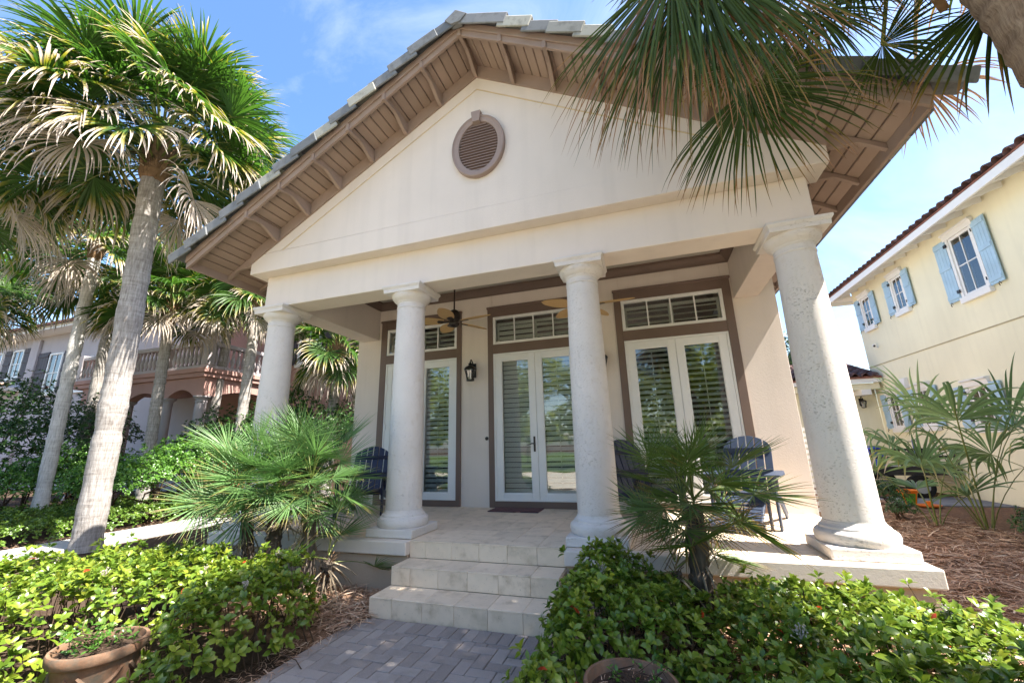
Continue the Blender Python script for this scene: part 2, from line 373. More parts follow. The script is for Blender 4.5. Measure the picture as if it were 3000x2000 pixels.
def scatter(tv, tt, tq, pos, rot, scale, rnd):
    n = len(pos); k = len(tv); v = np.einsum('nij,kj->nki', rot, tv) * scale[:, None, None] + pos[:, None, :]
    off = (np.arange(n) * k)[:, None, None]
    tri = (tt[None] + off).reshape(-1, 3) if tt is not None and len(tt) else None
    quad = (tq[None] + off).reshape(-1, 4) if tq is not None and len(tq) else None
    lf = np.zeros((n, k, 3), np.float32); lf[:, :, 0] = tv[None, :, 1]; lf[:, :, 1] = rnd[:, None]
    return v.reshape(-1, 3), tri, quad, lf.reshape(-1, 3)
def rosettes(rng, base, nrm, per=(5, 8), size=(.045, .075)):
    # leaves gathered round shoot tips
    P = []; A = []; T = []; S = []; Rn = []; RG = []
    for i in range(len(base)):
        m = rng.integers(*per); a0 = rng.random() * 6.28; hue = rng.random()
        for j in range(m):
            lvl = j / m
            P.append(base[i] + np.array([0, 0, .022 * lvl]) + rng.normal(0, .004, 3)); A.append(a0 + j * 2.4 + rng.normal(0, .15)); T.append(.15 + lvl * .95 + rng.normal(0, .2))
            S.append(rng.uniform(*size) * (1 - .35 * lvl)); Rn.append(np.clip(.25 * rng.random() + .5 * hue + .28 * lvl * rng.random(), 0, 1) if rng.random() > .003 else .985); RG.append(i)
    P = np.array(P); Rm = rots(np.array(A), np.array(T), rng.normal(0, .25, len(A)))
    # lean the rosette towards its own normal
    nn = nrm[np.array(RG)]; nn = nn / np.linalg.norm(nn, axis=1)[:, None]; z = np.array([0, 0, 1.0]); ax = np.cross(np.broadcast_to(z, nn.shape), nn); c = nn[:, 2]
    K = np.zeros((len(nn), 3, 3)); K[:, 0, 1] = -ax[:, 2]; K[:, 0, 2] = ax[:, 1]; K[:, 1, 0] = ax[:, 2]; K[:, 1, 2] = -ax[:, 0]; K[:, 2, 0] = -ax[:, 1]; K[:, 2, 1] = ax[:, 0]
    Q = np.eye(3)[None] + K + (K @ K) / (1 + np.maximum(c, -.9))[:, None, None]
    return P, Q @ Rm, np.array(S), np.array(Rn)

# ================================================================ ground
def sheet(name, poly, z, mat, th=None):
    m = MB()
    if th: m.prism(poly, 'z', z - th, z)
    else: m.add([(x, y, z) for x, y in poly], [tuple(range(len(poly)))])
    return structure(name, m.mesh(name, mat))
sheet('ground', [(-400, -400), (400, -400), (400, 400), (-400, 400)], G - .012, SOIL)
sheet('pine_straw_bed', [(1.0, -1.6), (8.44, -1.6), (8.44, 10.5), (1.0, 10.5)], G - .004, MULCH)
sheet('straw_strip', [(-2.9, -1.6), (-1.07, -1.6), (-1.07, -.3), (-2.9, -.3)], G - .004, MULCH)
sheet('lawn', [(-60, -60), (60, -60), (60, -14.2), (-60, -14.2)], G - .004, LAWN)
BOUNCECONC = basic('bounce_street_concrete', (.50, .44, .365), .85, .15, .1, 2, .2, 90)
sheet('road', [(-90, -14), (90, -14), (90, -5.6), (-90, -5.6)], G + .004, BOUNCECONC)  # unseen road, made wide and pale to bounce sunlight onto the facade
sheet('side_path', [(-8.45, -4), (-7.5, -4), (-7.42, 14), (-8.55, 14)], G + .06, CONC, .1)
sheet('driveway_slab', [(6.5, 6.9), (8.4, 6.9), (8.4, 8.4), (6.5, 8.4)], G + .02, SLABM, .08)

# ================================================================ villa
XC = -.284                                   # centre line of the gable
villa = thing('villa', 'cream stucco villa with gabled porch on four stone columns', 'house', (XC, .5, G))
SL = .586                                    # roof slope
D = 2.067                                    # front wall of the house
def roofz(x, z0): return z0 - SL * abs(x - XC)
# --- house walls behind the porch
OPEN = [(-3.232, -1.704), (-1.023, .505), (1.225, 2.765)]          # door openings
m = MB(); xs_ = [-3.896] + [c for o in OPEN for c in o] + [3.453]
for i in range(0, 8, 2): m.box(xs_[i], xs_[i + 1], D, D + .2, G, 3.85)
for a, b in OPEN: m.box(a, b, D, D + .2, 3.24, 3.85); m.box(a, b, D, D + .2, G, .08)
m.box(-3.896, -3.70, D + .2, 12, G, 3.75); m.box(3.253, 3.453, D + .2, 12, G, 3.75); m.box(-3.70, 3.253, 11.8, 12, G, 3.75)
m.build('house_wall', STUCCO, villa, .006)
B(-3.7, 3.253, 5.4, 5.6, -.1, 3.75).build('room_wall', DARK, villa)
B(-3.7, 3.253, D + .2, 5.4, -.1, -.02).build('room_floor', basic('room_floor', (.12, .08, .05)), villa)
# --- entablature
m = MB().box(-3.811, 3.231, -.189, .182, 3.038, 3.5276); m.build('entablature_beam', STUCCO, villa, .008)
B(-3.811, -3.411, .184, D - .002, 3.038, 3.78).build('side_beam', STUCCO, villa, .008); B(2.90, 3.231, .184, D - .002, 3.038, 3.78).build('side_beam', STUCCO, villa, .008)
m = MB().box(-3.41, 2.899, .1845, .22, 3.5, 3.78); m.build('inner_beam', STUCCO, villa)
# --- gable: base panel, border, inner panel and lower band, with a groove between
YB = -.3748; BL, BR = -3.9575, 3.3764; ZA = 5.8478
ztop = lambda x: roofz(x, ZA)
m = MB().prism([(BL, 3.5276), (BR, 3.5276), (BR, ztop(BR)), (XC, ZA), (BL, ztop(BL))], 'y', YB + .03, -.02)
m.build('gable_wall', STUCCO, villa)
m = MB().prism([(BL, 3.5276), (BR, 3.5276), (BR, ztop(BR)), (3.15, ztop(3.15)), (-3.73, ztop(-3.73)), (BL, ztop(BL))], 'y', YB, YB + .03)
m.build('gable_band', STUCCO, villa, .006)
zi = 3.835; o1 = .194
def xr(z, z0): return (z0 - z) / SL
m = MB()
for s in (1, -1):
    m.prism([(XC, ZA), (XC, ZA - o1 + .012), (XC + s * xr(zi, ZA - o1 + .012), zi), (XC + s * xr(zi, ZA), zi)], 'y', YB + .003, YB + .03)
m.build('gable_border', STUCCO, villa)
zt = ZA - o1 - .012
m = MB().prism([(XC - xr(zi, zt), zi), (XC + xr(zi, zt), zi), (XC, zt)], 'y', YB + .006, YB + .03); m.build('gable_panel', STUCCO, villa)
GROOVE = basic('groove_paint', (.62, .48, .29), .9, .1)
m = MB()
for s in (1, -1): m.prism([(XC, ZA - o1 + .012), (XC, zt), (XC + s * xr(zi, zt), zi), (XC + s * xr(zi, ZA - o1 + .012), zi)], 'y', YB + .012, YB + .0295)
m.build('gable_groove', GROOVE, villa)
# --- frieze board under the soffit
SO = 6.035                                    # soffit apex
YF = -.9308; XL, XR = -4.4773, 3.8841; ZF = 5.9338
m = MB()
for s, e in ((1, 3.3764), (-1, -3.9575)):
    m.prism([(XC, ZA - .004), (XC, SO), (e, roofz(e, SO)), (e, roofz(e, ZA - .004))], 'y', YB - .022, YB + .06)
m.build('frieze_board', FASCIA, villa)
# --- roof deck, soffit boards
m = MB()
for s, e in ((1, XR - .02), (-1, XL + .02)):
    m.prism([(XC, SO + .022), (XC, SO + .075), (e, roofz(e, SO + .075)), (e, roofz(e, SO + .022))], 'y', YF + .05, 12.4)
m.build('roof_deck', TRIM, villa)
bw = .127; ca = math.cos(math.atan(SL)); sa = math.sin(math.atan(SL))
meshes = {}
def board_mesh(L):
    k = round(L, 2)
    if k not in meshes:
        h = bw / 2 - .004; b = MB()
        b.prism([(-h, .020), (-h, .007), (-h + .007, 0), (h - .007, 0), (h, .007), (h, .020)], 'y', 0, L)
        meshes[k] = b.mesh('soffit_board', SOFFIT)
    return meshes[k]
for s, e in ((1, XR - .03), (-1, XL + .03)):
    n = int(abs(e - XC) / (bw * ca)); st = abs(e - XC) / n
    for i in range(n):
        x = XC + s * (i + .5) * st; inside = BL + .1 < x < BR - .1
        L = (YB + .03 - (YF + .03)) if inside else 9.0
        link('soffit_board', board_mesh(L), villa, (x, YF + .03, roofz(x, SO)), (0, s * math.atan(SL), 0))
# --- fascias
m = MB()
for s, e in ((1, XR), (-1, XL)):
    m.prism([(XC, ZF), (XC, ZF + .115), (e, roofz(e, ZF + .115)), (e, roofz(e, ZF))], 'y', YF, YF + .036)
    m.prism([(XC, ZF + .085), (XC, ZF + .19), (e, roofz(e, ZF + .19)), (e, roofz(e, ZF + .085))], 'y', YF - .022, YF - .001)
m.build('rake_fascia', FASCIA, villa, .004)
ze = roofz(XR, ZF)
for x0, x1 in ((XR - .036, XR), (XL, XL + .036)):
    B(x0, x1, YF + .037, 12.4, ze, ze + .13).build('eave_fascia', FASCIA, villa, .004)
# --- rafter brackets with curved underside
def bracket(L, d0, d1, th):
    # profile in (run, depth); run from wall (0) to fascia (L)
    pts = [(0, 0), (0, -d0)]
    for k in range(1, 13):
        t = k / 12; sft = t * t * (3 - 2 * t); hump = .035 * math.sin(math.pi * min(1, max(0, (t - .45) / .55)))
        t2 = min(1, t / .62); e2 = t2 * t2 * (3 - 2 * t2)
        pts.append((L * t, -(d0 + (d1 * .72 - d0) * e2 + d1 * .28 * max(0, (t - .6) / .4))))
    pts.append((L, 0)); return pts
LB = YB + .03 - (YF + .036)
prof = bracket(LB, .195, .105, .045)
br = MB().prism([(-p[0], p[1]) for p in prof], 'x', -.024, .024).mesh('rafter_bracket', FASCIA)
for k in range(-6, 7):
    x = XC + .53 * k; z = roofz(x, SO) - (.012 if k == 0 else .012)
    o = link('rafter_bracket', br, villa, (x, YB - .024, z)); o.modifiers.new('bevel', 'BEVEL').width = .004
for xw, xe, s in ((BR, XR - .036, 1), (BL, XL + .036, -1)):
    L = abs(xe - xw); zt_ = SO - SL * abs(xw - XC); dz = SL * L
    pr_ = bracket(L, .24, .13, .045)
    poly = [(s * p[0], p[1] if p[1] < 0 else -SL * p[0]) for p in pr_]
    poly = [(p[0], -SL * abs(p[0]) if i in (0, len(pr_) - 1) else (-SL * abs(p[0]) * .86 + q[1] * .80)) for i, (p, q) in enumerate(zip(poly, pr_))]
    bm_ = MB().prism(poly, 'y', -.024, .024).mesh('eave_bracket', FASCIA)
    for y in (-.33, .22, .77, 1.32, 1.95, 2.62, 3.29, 3.96, 4.63):
        o = link('eave_bracket', bm_, villa, (xw, y, zt_ - .004)); o.modifiers.new('bevel', 'BEVEL').width = .004
# side upper walls between beam and soffit
m = MB().box(3.02, 3.231, .182, D, 3.781, 3.92).box(-3.811, -3.6, .182, D, 3.781, 3.92)
m.build('upper_wall', STUCCO, villa)
m = MB().box(3.232, 3.3764, -.02, 9, 3.62, roofz(3.3764, SO) + .02).box(-3.9575, -3.812, -.02, 9, 3.62, roofz(-3.9575, SO) + .02); m.build('side_frieze', FASCIA, villa)
# --- roof tiles: rake pieces, eave ends, field
TL = .42; PITCH = .335
rk = MB()
# tile profile across: leg down the front of the rake plus flat top going back
rk.prism([(-.085, -.155), (-.060, -.155), (-.060, -.022), (.20, -.022), (.20, 0), (-.070, 0), (-.085, -.012)], 'x', 0, TL)
rkm = rk.mesh('rake_tile', RTILE)
n = int(4.83 / PITCH) + 1
for s in (1, -1):
    ang = math.atan(SL)
    for i in range(n):
        t = i * PITCH * ca
        if t > 4.24: break
        x = XC + s * t; z = roofz(x, SO + .118) + .018 * ((i * 7) % 3) / 3
        rot = Matrix.Rotation(s * (ang - .15), 4, 'Y')
        M4 = Matrix.Translation((x, YF - .02 - .010 * ((i * 5) % 3), z + (.035 if i else .01))) @ rot
        if s < 0: M4 = M4 @ Matrix.Scale(-1, 4, (1, 0, 0))
        o = link('rake_tile', rkm, villa); o.matrix_local = M4 if False else o.matrix_local
        o.matrix_basis = M4; o.modifiers.new('bevel', 'BEVEL').width = .008
et = MB().prism([(-.13, 0), (.31, 0), (.31, .022), (-.13, .022)], 'y', 0, .325).mesh('eave_tile', RTILE)
for s, e in ((1, XR), (-1, XL)):
    for k in range(26):
        y = YF + .22 + k * .33; o = link('eave_tile', et, villa)
        x = e + s * .02; M4 = Matrix.Translation((x, y, roofz(x, SO + .083))) @ Matrix.Rotation(s * math.atan(SL), 4, 'Y') @ Matrix.Scale(-s, 4, (1, 0, 0))
        o.matrix_basis = M4; o.modifiers.new('bevel', 'BEVEL').width = .005
m = MB()
for s in (1, -1):
    for r in range(1, 14):
        for k in range(38):
            t0 = .2 + (r - 1) * .33; t1 = t0 + .36
            if t1 > 4.75: continue
            y = YF + .2 + k * .33 + (.16 if r % 2 else 0)
            P = lambda t, dz: (XC + s * t * ca, roofz(XC + s * t * ca, SO + .083) + dz)
            a = P(t0, .002); b = P(t1, .03)
            m.add([(a[0], y, a[1]), (a[0], y + .325, a[1]), (b[0], y + .325, b[1]), (b[0], y, b[1]), (b[0], y, b[1] - .022), (b[0], y + .325, b[1] - .022)], [(0, 1, 2, 3), (3, 2, 5, 4)])
stuffo(m.build('field_tile', RTILE, villa))
for k in range(6):
    MB().prism([(-.15, -.10), (0, .012), (.15, -.10), (.15, -.13), (0, -.018), (-.15, -.13)], 'y', 0, .42).build('ridge_tile', RTILE, villa, .006, loc=(XC, YF - .108 + k * .36, SO + .165 + .01 * (k % 2)), rot=(.03, 0, 0))
MB().prism([(-.145, -.11), (0, .0), (.145, -.11), (.06, -.2), (-.06, -.2)], 'y', YF - .122, YF - .04).build('ridge_closure', RTILE, villa, .004, loc=(XC, 0, SO + .155))
# --- oval gable vent
vent = B(-.23, .23, .0, .004, -.36, .36)
def oval_ring(prof, a, b, n=56):
    v = []; f = []
    for d, y in prof:
        for i in range(n):
            t = 2 * math.pi * i / n; v.append(((a + d) * math.cos(t), y, (b + d) * math.sin(t)))
    k = len(prof)
    for q in range(k):
        for i in range(n):
            j = (i + 1) % n; q2 = (q + 1) % k; f.append((q * n + i, q * n + j, q2 * n + j, q2 * n + i))
    return v, f
vc = (-.258, YB + .006, 4.716)
vr = MB(); va, vb = .272, .365
vr.add(*oval_ring([(0, .0), (0, -.042), (.012, -.05), (.055, -.052), (.060, -.058), (.068, -.058), (.073, -.066), (.082, -.066), (.090, -.058), (.092, 0)], va, vb))
vo = vr.build('gable_vent', VENT, villa, smooth=True, loc=vc)
bk = MB(); bk.prism([(va * math.cos(t / 40 * 6.2832), vb * math.sin(t / 40 * 6.2832)) for t in range(40)], 'y', -.004, -.001)
bk.build('vent_backing', TRIM, vo)
N = 17
for i in range(N):
    z = -vb + (i + .75) * 2 * vb / (N + .6); hw = va * math.sqrt(max(0, 1 - (z / vb) ** 2))
    if hw < .05: continue
    l = MB().prism([(-.008, .016), (-.040, -.012), (-.040, -.022), (-.008, .002)], 'x', -hw + .003, hw - .003)
    l.build('louver_slat', VENT, vo, loc=(0, 0, z))
MB().prism([(-.050, .42 - .045), (.050, .42 - .045), (.066, .535), (-.066, .535)], 'y', -.088, 0).build('keystone', VENT, vo, .004, loc=(-.012, 0, -.03))
# --- columns
XCOL = (-3.642, -1.4069, .8888, 3.0602)
prof = [(.285, .0926), (.292, .11), (.298, .135), (.298, .155), (.29, .18), (.27, .197), (.252, .203), (.250, .222), (.240, .228), (.228, .238), (.218, .258), (.214, .27)]
base_m = MB().lathe(prof, 48).mesh('column_base', CORAL, True)
prof = [(.2125 - (.0325 * ((z - .27) / 2.48) ** 1.7), z) for z in np.linspace(.27, 2.75, 24)]
shaft_m = MB().lathe(prof, 48).mesh('column_shaft', CORAL, True)
prof = [(.180, 2.748), (.186, 2.752), (.189, 2.763), (.186, 2.774), (.181, 2.779), (.181, 2.825), (.190, 2.828), (.192, 2.842), (.200, 2.85), (.226, 2.868), (.247, 2.895), (.256, 2.925), (.256, 2.945)]
cap_m = MB().lathe(prof, 48)
def abq(h0, z0, h1, z1): return [(-h0, -h0, z0), (h0, -h0, z0), (h0, h0, z0), (-h0, h0, z0), (-h1, -h1, z1), (h1, -h1, z1), (h1, h1, z1), (-h1, h1, z1)]
CF = [(3, 2, 1, 0), (4, 5, 6, 7), (0, 1, 5, 4), (1, 2, 6, 5), (2, 3, 7, 6), (3, 0, 4, 7)]
cap_m.add(abq(.262, 2.938, .266, 2.988), CF); cap_m.add(abq(.268, 2.986, .283, 3.012), CF); cap_m.add(abq(.284, 3.010, .284, 3.037), CF)
cap_m = cap_m.mesh('column_capital', CORAL, True)
pl_m = B(-.2992, .2992, -.2992, .2992, .001, .0926).mesh('column_plinth', CORAL)
for x in XCOL:
    ped = link('porch_column', shaft_m, villa, (x, 0, 0)); autosmooth(ped)
    for nm, me in (('column_base', base_m), ('column_capital', cap_m), ('column_plinth', pl_m)):
        o = link(nm, me, ped); autosmooth(o)
        b = o.modifiers.new('bevel', 'BEVEL'); b.width = .012 if nm == 'column_plinth' else .006; b.segments = 2; b.limit_method = 'ANGLE'
# --- porch floor and foundation
SX0, SX1 = -1.102, .588; YS = -.4202; FX0, FX1 = -3.979, 3.4112; HC = .1368
FST = stucco('foundation_stucco', (.52, .40, .30))
def ell(x0, x1, xs, y0, y1, y2, z0, z1):   # L-shaped run: front strip x0..x1 and a return along y at xs side
    w_ = y1 - y0; p = [(x0, y0), (x1, y0), (x1, y1), (x0, y1)]
    return [(x0, y0), (x1, y0), (x1, y2), (x1 - w_, y2), (x1 - w_, y1), (x0, y1)] if xs > 0 else [(x0, y0), (x1, y0), (x1, y1), (x0 + w_, y1), (x0 + w_, y2), (x0, y2)]
MB().prism(ell(FX0 + .05, SX0 - .01, -1, YS + .055, -.06, D, 0, 0), 'z', G - .1, -HC).build('foundation_wall', FST, villa)
MB().prism(ell(SX1 + .01, FX1 - .05, 1, YS + .055, -.06, D, 0, 0), 'z', G - .1, -HC).build('foundation_wall', FST, villa)
MB().prism(ell(FX0, SX0 - .001, -1, YS, YS + .13, D - .002, 0, 0), 'z', -HC, 0).build('porch_coping', STUCCO, villa, .012)
MB().prism(ell(SX1 + .001, FX1, 1, YS, YS + .13, D - .002, 0, 0), 'z', -HC, 0).build('porch_coping', STUCCO, villa, .012)
fl = B(FX0 + .131, FX1 - .131, YS + .131, D, -.2, -.016).build('porch_floor', GROUT, villa)
MB().box(SX0, SX1, -.322, YS + .131, -.2, -.016).build('floor_bed', GROUT, fl)
T = .305; tile_cache = {}
def tile(parent, x0, x1, y0, y1, z0, z1, name='floor_tile', mat=TRAV):
    k = (round(x1 - x0, 3), round(y1 - y0, 3), round(z1 - z0, 3), name)
    if k not in tile_cache: tile_cache[k] = B(-k[0] / 2, k[0] / 2, -k[1] / 2, k[1] / 2, -k[2] / 2, k[2] / 2).mesh(name, mat)
    o = link(name, tile_cache[k], parent, ((x0 + x1) / 2, (y0 + y1) / 2, (z0 + z1) / 2 + random.uniform(-.0008, .0008)))
    b = o.modifiers.new('bevel', 'BEVEL'); b.width = .0025; b.segments = 1; return o
g_ = .0014
xj = [SX0 + .19 - T * k for k in range(-15, 12)]; xj = sorted(x for x in xj if FX0 + .131 < x < FX1 - .131)
xj = [FX0 + .131] + [x for x in xj if x - FX0 - .131 > .04] + [FX1 - .131]
yj = [YS + .131 + T * k for k in range(9)]; yj = [y for y in yj if y < D - .03] + [D - .002]
for i in range(len(xj) - 1):
    for j in range(len(yj) - 1):
        tile(fl, xj[i] + g_, xj[i + 1] - g_, yj[j] + g_, yj[j + 1] - g_, -.016, -.001)
# --- steps: three risers, treads, tiled
st = MB().box(SX0 + .012, SX1 - .012, -.322, -.29, G, -.02)
Y1, TR, RI = -.334, .3298, .1668
for k in (1, 2): st.box(SX0 + .012, SX1 - .012, Y1 - TR * k + .012, -.29, G, -RI * k - .016)
st = st.build('porch_steps', GROUT, villa)
for k in range(3):
    y = Y1 - TR * k; zt_ = -RI * k; x = SX0; off = (.19, .21, .235)[k]
    xs2 = [SX0] + [SX0 + off + T * q for q in range(6) if SX0 + off + T * q < SX1 - .05] + [SX1]
    for a, b in zip(xs2, xs2[1:]):
        if k < 3: tile(st, a + g_ * .7, b - g_ * .7, y, y + .012, zt_ - RI + .002, zt_ - .014, 'riser_tile')
        tile(st, a + g_ * .7, b - g_ * .7, y - .002, (y + TR - .001) if k else YS + .13, zt_ - .0135, zt_ - .0005, 'tread_tile')
    if k:
        for s, x in ((-1, SX0), (1, SX1)):
            tile(st, x - .006 if s < 0 else x - .006, x + .006, y + .013, y + TR, zt_ - RI + .002, zt_ - .014, 'side_tile')
# --- ceiling and crown moulding
B(-3.6, 3.0, .2, D - .001, 3.78, 3.80).build('porch_ceiling', CEIL, villa)
def crown(p, q, inward):
    prof = [(0, 0), (0, -.14), (.014, -.14), (.018, -.115), (.03, -.11), (.05, -.075), (.085, -.04), (.105, -.035), (.11, 0)]
    m = MB(); n = len(prof); iv = Vector(inward); dv = (Vector(q) - Vector(p)).normalized()
    v = [Vector(p) + iv * a + Vector((0, 0, b)) + dv * a for a, b in prof] + [Vector(q) + iv * a + Vector((0, 0, b)) - dv * a for a, b in prof]
    return m.add(v, [tuple(range(n)), tuple(range(n, 2 * n))] + [(i, (i + 1) % n, n + (i + 1) % n, n + i) for i in range(n)])
for p, q, iv in (((-3.410, D - .0005, 3.779), (2.899, D - .0005, 3.779), (0, -1, 0)), ((2.8985, .221, 3.779), (2.8985, D, 3.779), (-1, 0, 0)), ((-3.4095, .221, 3.779), (-3.4095, D, 3.779), (1, 0, 0))):
    crown(p, q, iv).build('crown_moulding', TRIM, villa)
# --- french doors with transoms
def frame(m, x0, x1, z0, z1, w, y0, y1, wb=None, wt=None):
    wb = wb or w; wt = wt or w
    m.box(x0, x0 + w, y0, y1, z0, z1); m.box(x1 - w, x1, y0, y1, z0, z1)
    m.box(x0 + w, x1 - w, y0, y1, z0, z0 + wb); m.box(x0 + w, x1 - w, y0, y1, z1 - wt, z1); return m
SLAT = {}
def slat_mesh(wd, hgt=.072):
    k = (round(wd, 3), hgt)
    if k not in SLAT:
        SLAT[k] = MB().prism([(-.004, -hgt / 2 + .006), (0, -hgt / 2), (.004, -hgt / 2 + .006), (.0055, 0), (.004, hgt / 2 - .006), (0, hgt / 2), (-.004, hgt / 2 - .006), (-.0055, 0)], 'x', -wd / 2, wd / 2).mesh('shutter_slat', LOUVER)
    return SLAT[k]
def louvers(parent, x0, x1, z0, z1, y, tilt, rail=.035, rod=True):
    sf = frame(MB(), x0, x1, z0, z1, .036, y - .014, y + .014, rail, rail).build('shutter_frame', LOUVER, parent, .003)
    a0, a1 = z0 + rail, z1 - rail; n = max(2, round((a1 - a0) / .083))
    for i in range(n):
        link('shutter_slat', slat_mesh(x1 - x0 - .076), parent, ((x0 + x1) / 2, y, a0 + (i + .5) * (a1 - a0) / n), (tilt + random.uniform(-.03, .03), 0, 0))
    if rod and abs(tilt) > .25: B((x0 + x1) / 2 - .006, (x0 + x1) / 2 + .006, y - .045, y - .033, a0 + .03, a1 - .03).build('tilt_rod', LOUVER, parent)
TR_OUT = [(-3.347, -1.6285), (-1.1063, .589), (1.13, 2.872)]
FR = [(-3.2181, -1.7176), (-1.009, .491), (1.2390, 2.7525)]
TILT = [(-.55, -.62), (-.10, -.42), (-.75, -.95)]
for di in range(3):
    t0, t1 = TR_OUT[di]; f0, f1 = FR[di]; cx = (f0 + f1) / 2
    s_ = MB(); y0, y1 = D - .028, D + .05
    s_.box(t0, f0 - .001, y0, y1, .001, 3.3996); s_.box(f1 + .001, t1, y0, y1, .001, 3.3996)
    s_.box(f0 - .001, f1 + .001, y0 + .001, y1, .001, .0985); s_.box(f0 - .001, f1 + .001, y0 + .001, y1, 2.5406, 2.7061); s_.box(f0 - .001, f1 + .001, y0 + .001, y1, 3.221, 3.3996)
    sur = s_.build('door_surround', TRIM, villa, .004)
    m = MB().box(t0 - .012, t1 + .012, y0 - .022, D - .001, 3.372, 3.3996 + .012); m.build('surround_cap', TRIM, sur, .006)
    # outer white frame and two leaves
    dr = frame(MB(), f0, f1, .0996, 2.5396, .032, D - .018, D + .06, .03).build('french_door', WHITE, villa, .004)
    for k, (a, b) in enumerate(((f0 + .034, cx - .002), (cx + .002, f1 - .034))):
        lf = frame(MB(), a, b, .112, 2.505, .112, D - .010, D + .038, .105, .105).build('door_leaf', WHITE, dr, .005)
        frame(MB(), a + .111, b - .111, .216, 2.401, .012, D - .002, D + .03).build('glazing_bead', WHITE, dr, .003)
        B(a + .11, b - .11, D + .012, D + .016, .215, 2.402).build('glass_pane', GLASS, dr)
        louvers(dr, a + .07, b - .07, .17, 2.44, D + .095, TILT[di][k])
    for hz in (.55, 1.35, 2.1):
        B(f0 + .016, f0 + .062, D - .026, D - .008, hz - .05, hz + .05).build('hinge', WHITE, dr, .003)
    if di == 1:
        hx = cx - .055
        hd = B(hx - .016, hx + .016, D - .022, D - .009, .86, 1.10).build('door_handle', BRONZE, dr, .004)
        MB().tube([(hx, D - .02, .985), (hx, D - .06, .985), (hx - .03, D - .068, .99), (hx - .07, D - .064, .972), (hx - .12, D - .062, .968)], [.010, .010, .009, .008, .006]).build('handle_lever', BRONZE, dr, smooth=True)
    # transom
    tw = frame(MB(), f0, f1, 2.7071, 3.22, .05, D - .018, D + .06).build('transom_window', WHITE, villa, .004)
    for k in (1, 2, 3):
        x = f0 + .05 + (f1 - f0 - .1) * k / 4
        B(x - .011, x + .011, D - .004, D + .026, 2.757, 3.17).build('muntin', WHITE, tw, .002)
    B(f0 + .048, f1 - .048, D + .011, D + .0145, 2.755, 3.172).build('glass_pane', GLASS, tw)
    for k, (a, b) in enumerate(((f0 + .045, cx - .003), (cx + .003, f1 - .045))):
        louvers(tw, a, b, 2.735, 3.125, D + .10, TILT[di][k], .05)
    frame(MB(), f0 + .01, f1 - .01, .12, 2.52, .05, D + .062, D + .19).build('window_reveal', WHITE, dr)
bell = MB().lathe([(.030, 0), (.030, .008), (.024, .014), (.012, .015), (.012, .021), (.002, .022)], 24)
bell.v = [(p[0] - 1.15, D - .0005 - p[2], p[1] + 1.09) for p in bell.v]; bell.build('doorbell', BRONZE, villa, smooth=True)

# ================================================================ palms
UP = np.array([0, 0, 1.0])
def unit(a): return a / (np.linalg.norm(a, axis=-1, keepdims=True) + 1e-9)
def fan(rng, hub, axis, nrm, R, n, span, fuse, droop, age, cup, width=1.0, tipdroop=0, K=6):
    axis = unit(axis); nrm = unit(nrm - axis * (nrm @ axis)); side = np.cross(axis, nrm)
    th = np.linspace(-span, span, n) + rng.normal(0, span / n * .25, n); dth = 2 * span / n
    L = R * (.66 + .34 * np.cos(th * .55)) * rng.uniform(.88, 1.06, n)
    d0 = unit(np.cos(th)[:, None] * axis + np.sin(th)[:, None] * side + (cup * np.sin(np.abs(th) * .8) ** 1.0)[:, None] * nrm + rng.normal(0, .035, (n, 3)))
    s = np.array([0, .2, .42, .62, .82, 1.0]) if K == 6 else np.array([0, .16, .34, .5, .64, .77, .89, 1.0]); k = len(s)
    dr = droop * rng.uniform(.5, 1.5, n); td = tipdroop * rng.uniform(.3, 1.7, n); dn = -UP
    pos = np.zeros((n, k, 3)); dirs = np.zeros((n, k, 3)); p = np.repeat(hub[None], n, 0).astype(float); pos[:, 0] = p; dirs[:, 0] = d0
    cur = d0.copy(); sw = rng.normal(0, .12, (n, 3)) * (td[:, None] > 0)
    for i in range(1, k):
        ds = s[i] - s[i - 1]; b = dr[:, None] * s[i] * ds * 3 + td[:, None] * max(0, s[i] - fuse) ** 1.0 * ds * 9
        cur = unit(cur + dn * b + sw * b); p = p + cur * (L * ds)[:, None]; pos[:, i] = p; dirs[:, i] = cur
    wmax = fuse * R * dth * .56 * width
    ws = np.where(s < fuse, wmax * s / fuse, wmax * np.clip(1 - (s - fuse) / (1 - fuse), 0, 1) ** .75); ws[-1] = wmax * .03; ws[0] = wmax * .04
    nj = unit(np.cross(np.cross(dirs, nrm), dirs) + 1e-6); ac = unit(np.cross(dirs, nj))
    hw = ws[None, :, None]; fold = .45 * hw
    V = np.stack([pos - ac * hw + nj * fold, pos - nj * fold, pos + ac * hw + nj * fold], 2)       # n,k,3,3
    idx = np.arange(n * k * 3).reshape(n, k, 3)
    q = np.concatenate([np.stack([idx[:, :-1, c], idx[:, :-1, c + 1], idx[:, 1:, c + 1], idx[:, 1:, c]], -1).reshape(-1, 4) for c in (0, 1)])
    lf = np.zeros((n, k, 3, 3)); lf[..., 0] = s[None, :, None]; lf[..., 1] = rng.random(n)[:, None, None]; lf[..., 2] = age
    return V.reshape(-1, 3), q, lf.reshape(-1, 3)
def stem_np(pts, r0, r1, flat=.55):
    pts = np.array(pts); k = len(pts); d = unit(np.gradient(pts, axis=0)); a = unit(np.cross(d, UP) + 1e-6); b = np.cross(a, d); r = np.linspace(r0, r1, k)[:, None]
    V = np.stack([pos for pos in (pts + a * r, pts + b * r * flat, pts - a * r, pts - b * r * flat)], 1); idx = np.arange(k * 4).reshape(k, 4)
    q = np.concatenate([np.stack([idx[:-1, c], idx[:-1, (c + 1) % 4], idx[1:, (c + 1) % 4], idx[1:, c]], -1) for c in range(4)]); return V.reshape(-1, 3), q
